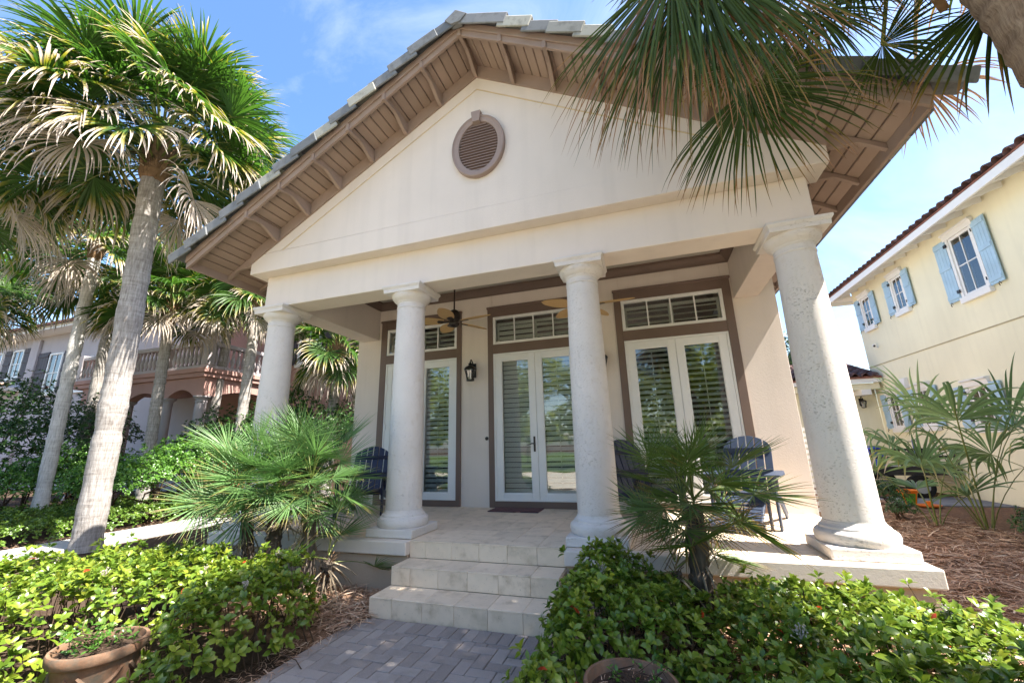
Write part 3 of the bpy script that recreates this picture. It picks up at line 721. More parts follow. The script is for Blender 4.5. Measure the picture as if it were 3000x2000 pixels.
def frond_mesh(rng, pts, R, mat, n=44, roll=0, span=R_(118), fuse=.36, droop=.1, age=0, cup=.35, width=1, tipdroop=0, axis_drop=.35, r0=.022, r1=.012, nrm=None, axis=None, K=6, stem=None):
    pts = np.array(pts); d = unit(pts[-1] - pts[-2]); ax = unit(d - UP * axis_drop) if axis is None else np.array(axis)
    if nrm is None:
        hz = np.array([d[0], d[1], 0]); hz = unit(hz) if np.linalg.norm(hz) > .05 else np.array([1.0, 0, 0]); el = math.atan2(ax[2], np.linalg.norm(ax[:2])); nrm = -math.sin(el) * hz + math.cos(el) * UP
    if roll: nrm = np.array(nrm) * math.cos(roll) + np.cross(ax, np.array(nrm)) * math.sin(roll)
    v1, q1, l1 = fan(rng, pts[-1], ax, np.array(nrm), R, n, span, fuse, droop, age, cup, width, tipdroop, K)
    v2, q2 = stem_np(np.vstack([pts, pts[-1] + ax * R * .22]), r0, r1)
    v = np.vstack([v1, v2]); q = np.vstack([q1, q2 + len(v1)]); lf = np.vstack([l1, np.zeros((len(v2), 3))])
    return npmesh('frond', v, quad=q, mats=[mat, stem or (PETDEAD if age > .8 else PETIOLE)], midx=np.r_[np.zeros(len(q1)), np.ones(len(q2))], leaf=lf)
def arc(o, az, el, L, sag, k=6):
    # petiole leaving o at azimuth az and elevation el, sagging by angle sag along its length
    p = np.array(o, float); out = [p.copy()]
    for i in range(1, k):
        e = el - sag * (i / (k - 1)) ** 1.3; p = p + np.array([math.cos(az) * math.cos(e), math.sin(az) * math.cos(e), math.sin(e)]) * L / (k - 1); out.append(p.copy())
    return np.array(out)
def trunk_mesh(rng, p0, p1, r0, r1, bend=(0, 0), n=22, k=90, ring=.012):
    p0, p1 = np.array(p0, float), np.array(p1, float); t = np.linspace(0, 1, k); c = p0 + (p1 - p0) * t[:, None]
    c[:, 0] += bend[0] * np.sin(t * math.pi); c[:, 1] += bend[1] * np.sin(t * math.pi); L = np.linalg.norm(p1 - p0)
    r = r0 + (r1 - r0) * t + .03 * np.exp(-t * L / .25) + rng.normal(0, ring * .35, k) + ring * .5 * np.sin(t * L * 2 * math.pi / .085 + rng.random(k) * .5)
    a = np.linspace(0, 2 * math.pi, n, endpoint=False); rr = r[:, None] * (1 + rng.normal(0, .012, (k, n)))
    V = np.stack([c[:, None, 0] + rr * np.cos(a), c[:, None, 1] + rr * np.sin(a), c[:, None, 2] + 0 * rr], -1)
    idx = np.arange(k * n).reshape(k, n); q = np.stack([idx[:-1], np.roll(idx[:-1], -1, 1), np.roll(idx[1:], -1, 1), idx[1:]], -1).reshape(-1, 4)
    return npmesh('trunk', V.reshape(-1, 3), quad=q, mat=BARK)
def boot_mesh(rng):
    m = MB(); w = .055
    m.add([(-w, 0, 0), (w, 0, 0), (w * .7, -.02, .16), (-w * .7, -.02, .16), (-w, .035, 0), (w, .035, 0), (w * .65, .012, .16), (-w * .65, .012, .16), (-w * .4, -.085, .33), (w * .4, -.085, .33), (w * .35, -.06, .33), (-w * .35, -.06, .33)],
          [(0, 1, 2, 3), (5, 4, 7, 6), (1, 5, 6, 2), (4, 0, 3, 7), (3, 2, 9, 8), (6, 7, 11, 10), (2, 6, 10, 9), (7, 3, 8, 11), (8, 9, 10, 11), (0, 4, 5, 1)])
    return m.mesh('leaf_base', BOOT)
BOOTM = boot_mesh(None)
def dead_strings(rng, c, n, r, mat=TWIG):
    m = MB()
    for i in range(n):
        az = rng.random() * 6.28; el = rng.uniform(-.5, .7); p = np.array(c); d = np.array([math.cos(az) * math.cos(el), math.sin(az) * math.cos(el), math.sin(el)]); pts = [p.copy()]
        for k in range(6): d = unit(d - UP * .2); p = p + d * r / 6; pts.append(p.copy())
        m.tube(pts, [.008, .007, .006, .005, .004, .003, .002], 4)
        for k in range(2, 7):
            for j in range(5):
                dd = unit(d + rng.normal(0, .8, 3)); q = pts[k]; m.tube([q, q + dd * .12, q + dd * .22 - UP * .05 + rng.normal(0, .03, 3)], [.003, .002, .0015], 3)
    return m
def sabal(seed, label, p0, p1, r0, r1, N=48, pet=(.9, 1.35), R=(1.0, 1.3), bend=(0, 0), mat=SABAL, boots=24, n_leaf=46, dead=.05, group=None, name='sabal_palm', low=-8, K=8, strings=2, k_trunk=90, agek=.60, cr=.5, bark_=None):
    rng = np.random.default_rng(seed); root = thing(name, label, 'palm tree', p0, group)
    tk = link('trunk', trunk_mesh(rng, p0, p1, r0, r1, bend, k=k_trunk), root)
    if bark_ is not None: tk.data.materials[0] = bark_
    c = np.array(p1, float); m = MB().lathe([(r1 * 1.02, -.14), (r1 * 1.3, .0), (r1 * 1.25, .2), (r1 * 1.0, .2 + cr * .4), (r1 * .3, .2 + cr * .75)], 14, tuple(c)); m.build('crown_core', BOOT, root, smooth=True)
    for i in range(boots):
        a = i * 2.4; z = -.16 + (.25 + cr * .5) * i / max(1, boots)
        o = link('leaf_base', BOOTM, root); s = r1 / .17
        o.matrix_basis = Matrix.Translation((c[0] + math.cos(a) * r1 * 1.12, c[1] + math.sin(a) * r1 * 1.12, c[2] + z)) @ Matrix.Rotation(a + math.pi / 2, 4, 'Z') @ Matrix.Scale(s * rng.uniform(.85, 1.2), 4)
    for i in range(N):
        t = i / (N - 1); az = i * 2.39996 + rng.normal(0, .18); el = R_(86 - (86 - low) * t ** .95) + rng.normal(0, .16)
        age = .03 + max(0, t - .42) * agek + rng.uniform(-.10, .20)
        if t > 1 - dead: age = rng.uniform(.85, 1.25)
        L = rng.uniform(*pet) * (1 - .25 * (t < .12)); rr = rng.uniform(*R) * (.8 if t < .1 else 1)
        o = c + np.array([math.cos(az) * r1 * .5, math.sin(az) * r1 * .5, .05 + cr * (1 - t)])
        pts = arc(o, az, el, L, R_(20 + 20 * t))
        me = frond_mesh(rng, pts, rr, mat, n=n_leaf, roll=rng.normal(0, .45), age=float(np.clip(age, 0, 1.3)), droop=.10 + .25 * t, tipdroop=.16 + .60 * t * t + (.35 if age > .8 else 0), axis_drop=.12 + .45 * t * rng.random(), cup=.40, K=K, width=.7 if age > .85 else 1.06, fuse=.42)
        link('frond', me, root)
    if strings: stuffo(dead_strings(rng, c + UP * .35, strings, 1.0).build('flower_stalk', TWIG, root))
    return root
sabal(1, 'tall cabbage palm with thick grey trunk and bleached drooping fronds, nearest on the left', (-7.32, .12, G), (-7.38, -.05, 6.35), .19, .185, N=92, cr=1.0, strings=7, bend=(.06, 0), low=0, pet=(.85, 1.85), dead=.03, R=(1.1, 1.4), n_leaf=50)
sabal(2, 'slender pale cabbage palm left of the thick trunked palm', (-12.2, 1.67, G - .1), (-12.2, 1.53, 6.2), .14, .125, bark_=BARKSUN, N=40, pet=(.8, 1.2), R=(.85, 1.1), n_leaf=40, K=6)
sabal(3, 'cabbage palm with dark spotted trunk in front of the pink arcade', (-11.3, 3.2, G), (-11.4, 3.1, 4.75), .14, .13, low=6, N=42, pet=(.8, 1.2), R=(.85, 1.1), n_leaf=40, K=6)
sabal(4, 'cabbage palm crossing the right end of the white balustrade', (-9.35, 4.1, G), (-9.3, 4.1, 5.0), .14, .13, low=6, N=40, pet=(.8, 1.15), R=(.85, 1.1), n_leaf=36, K=6)
sabal(5, 'short shaggy cabbage palm seen between the left porch column and the house corner', (-7.6, 5.6, G), (-7.5, 5.6, 3.7), .16, .15, N=34, pet=(.7, 1.1), R=(.85, 1.1), n_leaf=40, K=6, dead=.12, low=-30)
sabal(6, 'low cabbage palm crown at the left picture edge above the shuttered windows', (-16.5, .5, G), (-16.2, .6, 4.9), .15, .14, N=34, pet=(.9, 1.3), R=(.9, 1.15), n_leaf=38, K=6, dead=.08)
sabal(7, 'leafy cabbage palm leaning in from beyond the left picture edge', (-10.4, -1.7, G), (-10.2, -1.5, 6.0), .18, .17, N=38, n_leaf=42, K=6)
sabal(8, 'cabbage palm behind the others over the arcade roof', (-12.6, 5.6, G), (-12.4, 5.6, 6.2), .15, .14, N=30, n_leaf=34, K=6, strings=1)

sabal(10, 'cabbage palm in the thicket behind the slender palm', (-15.2, 3.7, G), (-15.2, 3.6, 6.6), .15, .14, N=36, n_leaf=36, K=6, strings=2)
sabal(11, 'far cabbage palm crown filling the gap at the left picture edge', (-18.0, 2.2, G), (-18.0, 2.2, 6.8), .15, .14, N=36, n_leaf=36, K=6, strings=1)
# --- palm overhanging from the right, nearest the camera
rng = np.random.default_rng(21)
P9 = (4.0, -2.25, G); C9 = np.array((3.5, -2.12, 4.0))
p9 = thing('sabal_palm', 'close cabbage palm hanging dark fronds over the right gable from the top right corner', 'palm tree', P9)
o = link('trunk', trunk_mesh(rng, P9, tuple(C9), .19, .21, (.02, 0)), p9); o.data.materials[0] = BARK3
MB().lathe([(.2, -.5), (.25, -.3), (.265, .05), (.25, .3), (.16, .55), (.06, .75)], 16, tuple(C9)).build('crown_core', BOOT, p9, smooth=True)
for i in range(34):
    a = i * 2.4; z = -.62 + 1.0 * i / 34; o = link('leaf_base', BOOTM, p9)
    o.matrix_basis = Matrix.Translation((C9[0] + math.cos(a) * .23, C9[1] + math.sin(a) * .23, C9[2] + z)) @ Matrix.Rotation(a + math.pi / 2, 4, 'Z') @ Matrix.Scale(rng.uniform(1.0, 1.5), 4)
def bez(p0, p1, p2, k=7): t = np.linspace(0, 1, k)[:, None]; return (1 - t) ** 2 * np.array(p0) + 2 * t * (1 - t) * np.array(p1) + t * t * np.array(p2)
CAM0 = np.array((1.448, -4.514, .96)); CRN = np.array(CR)
TOCAM = unit(np.array((1.448, -4.514, .96)) - np.array((2.3, -2, 3.4)))
DN = np.array((0, 0, -1.0)); RT = np.array(CR.col[0])
HANG = [  # hub, blade axis, radius, age, tip droop, leaflets
    ((1.946, -2.687, 3.417), DN - RT * .05, 1.18, .14, .32, 74), ((1.868, -2.591, 3.573), DN - RT * .10, 1.18, .85, .45, 56), ((2.119, -2.365, 3.836), DN - RT * .05, 1.10, .25, .35, 60), ((1.824, -2.684, 3.460), DN - RT * .22, 1.0, .2, .3, 56),
    ((2.306, -1.923, 3.222), DN + RT * .05, .86, .22, .25, 66), ((2.453, -1.808, 3.372), DN * .6 + RT * .6, .46, .30, .2, 40), ((2.287, -1.796, 3.535), DN - RT * .4, .45, .4, .2, 36),
    ((2.986, -1.516, 4.126), DN + RT * .06, .64, .10, .2, 60), ((2.648, -1.539, 4.213), DN - RT * .2, .6, .15, .2, 50), ((3.252, -1.582, 4.286), DN + RT * .1, .54, .2, .2, 50),
    ((3.393, -1.397, 3.766), DN * .2 + RT * .9, .50, .15, .2, 46), ((4.537, 0.157, 4.587), DN + RT * .4, .75, .95, .45, 36), ((3.623, -1.937, 3.429), DN - RT * .0, .76, .30, .3, 38),
]
for hub, ax, rr, age, tdp, nl in HANG:
    hub = np.array(hub); mid = (C9 + UP * .5 + hub) / 2 + UP * .45
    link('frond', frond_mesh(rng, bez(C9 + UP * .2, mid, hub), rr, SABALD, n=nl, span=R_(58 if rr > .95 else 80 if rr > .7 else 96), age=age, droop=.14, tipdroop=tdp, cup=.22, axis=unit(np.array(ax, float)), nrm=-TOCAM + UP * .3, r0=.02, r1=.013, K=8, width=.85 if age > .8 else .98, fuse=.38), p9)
for i in range(64):
    t = i / 63; az = i * 2.39996 + .5; el = R_(85 - 62 * t) + rng.normal(0, .08)
    hb = arc(C9 + UP * (.5 - .4 * t), az, el, rng.uniform(1.0, 1.45), R_(30)); rr = rng.uniform(.9, 1.15); tip = hb[-1] + unit(unit(hb[-1] - hb[-2]) - UP * .35) * rr * .8
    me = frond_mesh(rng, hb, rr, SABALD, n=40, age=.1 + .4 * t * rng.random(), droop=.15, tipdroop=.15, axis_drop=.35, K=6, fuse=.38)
    if i in (19, 32, 37, 40, 45, 48, 50, 53, 56, 58, 61, 63): continue      # left out: these would droop into the camera view
    link('frond', me, p9)
for k in range(10):  # extra fronds above the view, added to shade the paver path
    hb = np.array((rng.uniform(2.2, 3.0), rng.uniform(-2.75, -1.75), rng.uniform(4.55, 4.9)))
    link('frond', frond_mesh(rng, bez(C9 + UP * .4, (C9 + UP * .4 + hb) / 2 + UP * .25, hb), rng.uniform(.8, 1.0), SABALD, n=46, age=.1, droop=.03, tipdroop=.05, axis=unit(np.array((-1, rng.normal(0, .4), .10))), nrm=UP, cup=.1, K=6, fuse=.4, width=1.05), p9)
stuffo(dead_strings(rng, (2.95, -1.75, 4.3), 3, .7).build('flower_stalk', TWIG, p9))

# --- small fan palms in front of the porch
def fan_palm(seed, label, stems, mat, name='fan_palm', nf=20, R=(.36, .46), pet=(.38, .62), el_lo=-25, dead_skirt=14, nl=34, group=None, span=112, agek=.3, fwd=None):
    rng = np.random.default_rng(seed); root = thing(name, label, 'fan palm', (stems[0][0][0], stems[0][0][1], G), group)
    for p0, p1, r, n_f in stems:
        k = 26; m = MB(); p0_, p1_ = np.array(p0), np.array(p1)
        m.tube([tuple(p0_ + (p1_ - p0_) * t / k + rng.normal(0, .004, 3)) for t in range(k + 1)], [r * (1 + rng.uniform(-.12, .2)) for _ in range(k + 1)], 12); m.build('trunk', BARK2, root, smooth=True)
        hair = MB()
        for i in range(90):
            a = rng.random() * 6.28; t = rng.random(); q = p0_ + (p1_ - p0_) * t; d = np.array([math.cos(a), math.sin(a), .7]); e = q + d * (r + rng.uniform(.02, .07)) * np.array([1, 1, 1])
            hair.tube([q + np.array([math.cos(a), math.sin(a), 0]) * r * .8, q + d * r * 1.15, e], [.006, .004, .002], 3)
        stuffo(hair.build('trunk_fibre', BOOT, root))
        for i in range(n_f):
            t = i / max(1, n_f - 1); az = i * 2.39996 + rng.normal(0, .2); el = math.asin(.995 - (.995 - math.sin(R_(el_lo))) * t) + rng.normal(0, .1)
            pts = arc(p1_ + UP * (.08 - .1 * t), az, el, rng.uniform(*pet), R_(14 + 14 * t))
            rr = rng.uniform(*R)
            link('frond', frond_mesh(rng, pts, rr, mat, n=nl, span=R_(span), fuse=.34, droop=.02 + .04 * t, age=max(0, t - .3) * agek + rng.uniform(0, .08), cup=.22, roll=rng.normal(0, .35), width=.74, axis_drop=.0, r0=.009, r1=.005, K=6, tipdroop=.01), root)
        for i in range(dead_skirt):
            az = rng.random() * 6.28; q = p0_ + (p1_ - p0_) * rng.uniform(.5, .98); pts = arc(q, az, R_(rng.uniform(-70, -10)), rng.uniform(.2, .42), R_(30), 5)
            MB().tube([tuple(x) for x in pts], [.010, .009, .007, .006, .004], 4).build('dry_stalk', PETDEAD, root)
    return root
fan_palm(31, 'bushy bright green fan palm clump left of the porch steps', [((-2.45, -.82, G), (-2.46, -.84, .50), .075, 30), ((-2.02, -.78, G), (-2.06, -.80, .58), .07, 26), ((-2.62, -.92, G), (-2.74, -.98, .56), .055, 20), ((-1.85, -.74, G), (-1.76, -.80, -.12), .05, 4)], FANL, R=(.42, .54), pet=(.26, .52), nl=44, dead_skirt=30, el_lo=-4)
fan_palm(32, 'single stemmed dark green fan palm between the hedge and the right porch columns', [((1.70, -.82, G), (1.74, -.82, .46), .07, 25), ((1.60, -.88, G), (1.55, -.93, .02), .03, 6)], FANR, R=(.38, .48), pet=(.28, .48), el_lo=-14, agek=.7, nl=36)
# --- young sabals by the yellow house
def clump(seed, label, c, nf, pet, R, tip, mat=MINTS, el_lo=15, nl=30):
    rng = np.random.default_rng(seed); root = thing('young_palm', label, 'young palm', c)
    for i in range(nf):
        t = i / (nf - 1); az = i * 2.39996 + seed; el = R_(84 - (84 - el_lo) * t)
        pts = arc(np.array(c) + np.array([math.cos(az), math.sin(az), 0]) * .06, az, el, rng.uniform(*pet), R_(14 + 20 * t))
        link('frond', frond_mesh(rng, pts, rng.uniform(*R), mat, n=nl, span=R_(105), fuse=.40, droop=.10 + .15 * t, tipdroop=tip * (.3 + t), age=max(0, t - .5) * .5, axis_drop=.12, cup=.5, width=.72, roll=rng.normal(0, .5), K=8, r0=.014, r1=.008), root)
    return root
clump(41, 'large young palm with arching grey green fronds before the yellow house', (6.35, 4.3, G), 9, (1.25, 1.9), (.8, 1.05), 1.0, nl=20, el_lo=64)
clump(42, 'small young palm with stiff upright fan left of the arching one', (5.85, 4.55, G), 5, (.6, 1.15), (.6, .8), .12, nl=16, el_lo=58)
clump(43, 'young palm with broad fronds at the right picture edge', (7.5, 3.5, G), 6, (1.1, 1.7), (.8, 1.0), .7, nl=22, el_lo=56)
# ================================================================ hedges and shrubs
def poly_sdf(P, poly):
    poly = np.array(poly, float); a = poly; b = np.roll(poly, -1, 0); d = np.full(len(P), 1e9); ins = np.zeros(len(P), bool)
    for i in range(len(poly)):
        e = b[i] - a[i]; w_ = P - a[i]; t = np.clip((w_ @ e) / (e @ e), 0, 1); d = np.minimum(d, np.linalg.norm(w_ - t[:, None] * e, axis=1))
        c1 = (a[i, 1] <= P[:, 1]) & (b[i, 1] > P[:, 1]); c2 = (a[i, 1] > P[:, 1]) & (b[i, 1] <= P[:, 1]); cr = e[0] * w_[:, 1] - e[1] * w_[:, 0]; ins ^= (c1 & (cr > 0)) | (c2 & (cr < 0))
    return np.where(ins, d, -d)
def vnoise(P, sc, seed):
    r = np.random.default_rng(seed); o = 0
    for k in range(5):
        w_ = r.normal(0, sc, P.shape[1]); o = o + np.sin(P @ w_ + r.random() * 6.28)
    return o / 5 * 1.4
CAMP = np.array((1.448, -4.514, .96))
def hedge(seed, name, label, cat, poly, hfun, n, mat, holes=(), size=(.05, .078), per=(5, 8), edge=.28, solo=0, twigs=420, flowers=0, inner=.35, jitter=.035):
    rng = np.random.default_rng(seed); poly = np.array(poly, float); lo, hi = poly.min(0), poly.max(0)
    def H(P):
        d = poly_sdf(P, poly) + .06 * vnoise(P, 5, seed + 1)
        for (hx, hy, hr) in holes: d = np.minimum(d, np.linalg.norm(P - np.array((hx, hy)), axis=1) - hr)
        u = np.clip(d / edge, 0, 1); prof = np.sqrt(np.clip(1 - (1 - u) ** 2, 0, 1))
        return (hfun(P) + .055 * vnoise(P, 7, seed + 2) + .05 * vnoise(P, 17, seed + 3)) * prof, d
    pts = []; nr = []
    while sum(len(a) for a in pts) < n:
        P = lo + rng.random((4000, 2)) * (hi - lo); h, d = H(P); ok = d > .004; P, h = P[ok], h[ok]; e = .012
        gx = (H(P + (e, 0))[0] - H(P - (e, 0))[0]) / (2 * e); gy = (H(P + (0, e))[0] - H(P - (0, e))[0]) / (2 * e)
        N_ = unit(np.stack([-gx, -gy, np.ones(len(P))], 1)); wgt = np.minimum(1 / N_[:, 2], 6) / 6 ; keep = rng.random(len(P)) < np.maximum(wgt, .28)
        dep = np.abs(rng.normal(0, jitter, len(P))) + (rng.random(len(P)) < inner) * rng.uniform(.03, .16, len(P))
        Q = np.column_stack([P, G + h]) - N_ * dep[:, None] + UP * rng.uniform(0, .02, (len(P), 1)); low_ok = Q[:, 2] > G + .02
        keep &= low_ok; pts.append(Q[keep]); nr.append(unit(N_ + UP * .55)[keep])
    pts = np.vstack(pts)[:n]; nr = np.vstack(nr)[:n]; root = thing(name, label, cat, (float(poly[:, 0].mean()), float(poly[:, 1].mean()), G))
    # a few longer shoots breaking the outline
    sh = rng.random(len(pts)) < .09; pts[sh] += nr[sh] * rng.uniform(.03, .13, (sh.sum(), 1))
    pos, rot, sc_, rd = rosettes(rng, pts, nr, per, size)
    ind = np.zeros(len(pos), bool)
    if solo:
        dv = pos - CAMP; loc = dv @ np.array(CR); u = .5 + loc[:, 0] / loc[:, 1] * 1186.57 / 3000; v = .5 - loc[:, 2] / loc[:, 1] * 1186.57 / 2000
        vis = (loc[:, 1] > .3) & (u > .01) & (u < .99) & (v < .985) & (v > .3); dist = np.where(vis, loc[:, 1], 1e9)
        hcell = np.linalg.norm(pos[:, :2] - pos[:, :2].mean(0), axis=1); dist += .25 * rng.random(len(pos))
        up_ = rot[:, 2, 1]; dist = dist + np.where(vis, 0, 1e6); ind[np.argsort(dist)[:solo]] = True
    v, t_, q_, lf = scatter(*LEAF_T, pos[~ind], rot[~ind], sc_[~ind], rd[~ind]); stuffo(link('foliage', npmesh('foliage', v, t_, q_, mat, lf), root))
    if solo:
        bank = []
        for k in range(8):
            tv = LEAF_T[0]; l = np.zeros((len(tv), 3)); l[:, 0] = tv[:, 1]; l[:, 1] = k / 8 + .05 if k else .02; bank.append(npmesh('leaf', tv, LEAF_T[1], LEAF_T[2], mat, l))
        for i in np.nonzero(ind)[0]:
            o = link('leaf', bank[int(min(7, rd[i] * 8))], root); M4 = Matrix([list(rot[i][r] * sc_[i]) + [pos[i][r]] for r in range(3)] + [[0, 0, 0, 1]]); o.matrix_basis = M4
    m = MB()
    for i in range(twigs):
        j = rng.integers(len(pts)); p = pts[j]; b = np.array([p[0] + rng.normal(0, .1), p[1] + rng.normal(0, .1), G]); b2 = (b + p) / 2 + rng.normal(0, .03, 3)
        m.tube([b, b2, p], [.006, .004, .0022], 4)
    stuffo(m.build('twigs', TWIG, root))
    if flowers:
        m = MB(); top = np.nonzero(nr[:, 2] > .8)[0]
        for i in rng.choice(top, flowers):
            c = pts[i] + UP * .035
            for k in range(22): q = c + rng.normal(0, .016, 3) + UP * .012; m.sphere(tuple(q), .0042, 5, 4); m.tube([c - UP * .03, q], .0012, 3)
        stuffo(m.build('seed_clusters', FLOWER, root))
    return root
hedge(51, 'low_hedge', 'glossy yellow green low hedge left of the paver path, around the terracotta pot', 'hedge',
      [(-7, -3.6), (-7, -1.75), (-4.4, -1.9), (-3.4, -1.32), (-2.6, -1.12), (-1.5, -1.22), (-1.16, -1.55), (-1.12, -2.4), (-1.12, -3.5)], lambda P: .56 - .05 * np.clip((P[:, 0] + 2) / 1, 0, 1), 4700, HAW, holes=[(-1.82, -2.64, .30), (-1.45, -2.95, .33), (-1.1, -3.2, .4), (-.8, -3.4, .4)], solo=250, flowers=34)
hedge(52, 'low_hedge', 'glossy green low hedge right of the steps, in front of the porch wall', 'hedge',
      [(.66, -.95), (.95, -.66), (1.45, -.66), (3.0, -.78), (4.6, -1.15), (4.8, -3.0), (.72, -3.0), (.66, -1.6)], lambda P: .47 + .19 * np.exp(-((P[:, 0] - 1.0) / .42) ** 2 - ((P[:, 1] + .9) / .55) ** 2) - .10 * np.exp(-((P[:, 0] - 1.68) / .22) ** 2) - .10 * np.clip((P[:, 0] - 2.6), 0, 1), 4700, HAW, holes=[(1.25, -2.2, .30)], solo=250, flowers=10)
hedge(53, 'border_planting', 'dark leggy ground shrubs between the left hedge and the porch plinth', 'shrubs',
      [(-4.6, -.95), (-4.45, .6), (-4.15, .6), (-4.1, -.55), (-2.9, -.6), (-2.9, -1.0)], lambda P: .30 + 0 * P[:, 0], 420, SHRUB, size=(.03, .05), edge=.15, twigs=60)
hedge(54, 'ground_cover', 'mixed low ground cover border beyond the side path', 'ground cover',
      [(-12.6, -3), (-8.75, -3), (-8.7, 6), (-12.6, 6)], lambda P: .34 + .1 * vnoise(P, 1.6, 3), 8200, COVER, size=(.05, .085), edge=.3, twigs=40)
def blob_shrub(seed, name, label, cat, blobs, n, mat, size=(.05, .08), per=(4, 7), trunk=True, group=None, inner=.4):
    rng = np.random.default_rng(seed); blobs = np.array(blobs, float); A = blobs[:, 3] ** 2; ch = rng.choice(len(blobs), n, p=A / A.sum()); d = unit(rng.normal(0, 1, (n, 3))); d[:, 2] = np.abs(d[:, 2]) * .9 + d[:, 2] * .1
    bump_ = 1 + .16 * vnoise(d * 3 + ch[:, None], 2.2, seed); r = blobs[ch, 3] * bump_ * np.where(rng.random(n) < inner, rng.uniform(.55, .95, n), rng.uniform(.93, 1.06, n))
    zs = blobs[ch, 4] if blobs.shape[1] > 4 else np.ones(n); p = blobs[ch, :3] + d * r[:, None] * np.stack([np.ones(n), np.ones(n), zs], 1); ok = p[:, 2] > G + .03; p, d = p[ok], d[ok]
    root = thing(name, label, cat, (float(blobs[:, 0].mean()), float(blobs[:, 1].mean()), G), group)
    pos, rot, s_, rd = rosettes(rng, p, unit(d + UP * .5), per, size); v, t_, q_, lf = scatter(*LEAF_T, pos, rot, s_, rd); stuffo(link('foliage', npmesh('foliage', v, t_, q_, mat, lf), root))
    m = MB()
    for b in blobs:
        for k in range(5): m.tube([(b[0] + rng.normal(0, .15), b[1] + rng.normal(0, .15), G), tuple(b[:3] * .6 + np.array([b[0], b[1], G]) * .4 + rng.normal(0, .1, 3)), tuple(b[:3] + rng.normal(0, b[3] * .4, 3))], [.03, .022, .008], 5)
    m.build('branches', TWIG, root); return root
blob_shrub(61, 'shrub', 'tall dark glossy shrub behind the slender palm on the left', 'shrub', [(-15.0, 1.9, 1.1, 1.2), (-15.2, 3.0, 1.6, 1.2), (-16.4, 2.4, 2.3, 1.2), (-14.6, .7, .5, 1.1), (-14.8, 3.8, 1.4, 1.0), (-14.3, 2.4, .3, .9), (-15.2, -.4, .8, 1.1), (-14.4, 3.4, .5, .9)], 4200, SHRUB, (.07, .105))
blob_shrub(62, 'shrub', 'tall dark shrub behind the left porch column and fan palm', 'shrub', [(-8.6, 4.2, 1.0, 1.0), (-8.8, 4.9, 1.7, .95), (-8.0, 5.4, 1.4, 1.1), (-6.9, 6.2, 1.5, 1.1), (-9.3, 4.0, .7, .9), (-8.7, 5.0, 2.4, .55), (-6.0, 6.6, 1.2, 1.0), (-10.3, 4.4, 1.3, .95), (-11.3, 4.3, .7, .9)], 4600, SHRUB, (.065, .10))
blob_shrub(63, 'shrub', 'bright green rounded shrub between the two left palm trunks and the fan palm', 'shrub', [(-9.5, 2.3, .35, .8), (-9.6, 3.0, .6, .8), (-9.8, 1.6, .2, .75), (-9.4, 3.6, .5, .7)], 2600, SHRUBL, (.055, .085))
blob_shrub(64, 'shrub', 'bright green shrub left of the thick palm trunk', 'shrub', [(-13.1, 1.5, .1, .85), (-13.2, 2.5, .5, .9), (-12.9, 3.2, .3, .85)], 2400, SHRUBL, (.055, .085))
blob_shrub(65, 'clipped_shrub', 'small round clipped light green shrub at the left picture edge', 'shrub', [(-10.2, -.35, -.1, .42)], 900, SHRUBL, (.03, .05), inner=.2)
blob_shrub(66, 'nandina', 'rusty orange leaved shrub beside the left fan palm', 'shrub', [(-7.9, 2.8, .35, .38), (-7.8, 3.2, .1, .35)], 420, NANDINA, (.04, .07))
blob_shrub(67, 'small_shrub', 'small dark shrub on the straw right of the end column', 'shrub', [(5.9, 6.0, -.25, .33)], 420, SHRUB, (.03, .05), per=(3, 6))
blob_shrub(68, 'small_shrub', 'dark low shrub at the right picture edge below the young palm', 'shrub', [(6.3, 3.0, -.3, .36)], 380, SHRUB, (.03, .05), per=(3, 6))
blob_shrub(69, 'small_shrub', 'tiny dark shrub at the foot of the arching young palm', 'shrub', [(5.6, 4.95, -.35, .22)], 200, SHRUB, (.03, .045), per=(3, 6))
def tree(seed, label, p, h, crown_r, mat, n=1500, size=(.16, .26), name='oak_tree', blobs=9, cat='tree', trunk_r=.22, spread=.85, lo=.45):
    rng = np.random.default_rng(seed); root = thing(name, label, cat, (p[0], p[1], G)); p = np.array((p[0], p[1], G)); bl = []
    m = MB(); top = p + UP * h * .55; m.tube([tuple(p + (top - p) * t + np.array([math.sin(t * 5) * .1, 0, 0])) for t in (0, .25, .5, .75, 1)], [trunk_r * 1.3, trunk_r, trunk_r * .85, trunk_r * .75, trunk_r * .55], 10)
    for i in range(blobs):
        a = i * 2.4; rr = crown_r * spread * math.sqrt((i + .3) / blobs); c = p + np.array([math.cos(a) * rr, math.sin(a) * rr, h * (lo + .45 * rng.random())]); bl.append((*c, crown_r * rng.uniform(.35, .55)))
        m.tube([tuple(p + UP * h * .3), tuple((p + UP * h * .45) * .5 + c * .5), tuple(c)], [trunk_r * .6, trunk_r * .35, .03], 6)
    m.build('trunk', BARK2, root, smooth=True); bl = np.array(bl); ch = rng.integers(0, blobs, n); d = unit(rng.normal(0, 1, (n, 3)))
    q = bl[ch, :3] + d * (bl[ch, 3] * rng.uniform(.55, 1.08, n) * (1 + .2 * vnoise(d * 3, 2, seed)))[:, None]
    pos, rot, s_, rd = rosettes(rng, q, unit(d + UP * .4), (4, 7), size); pos = pos + rng.normal(0, .09, pos.shape); v, t_, q_, lf = scatter(*LEAF_T, pos, rot, s_, rd)
    stuffo(link('crown', npmesh('crown', v, t_, q_, mat, lf), root)); return root
tree(71, 'dark glossy evergreen tree behind the wing roof by the yellow house', (6.9, 17), 6.0, 1.9, MAGN, 1900, (.13, .2), 'evergreen_tree', lo=.5)
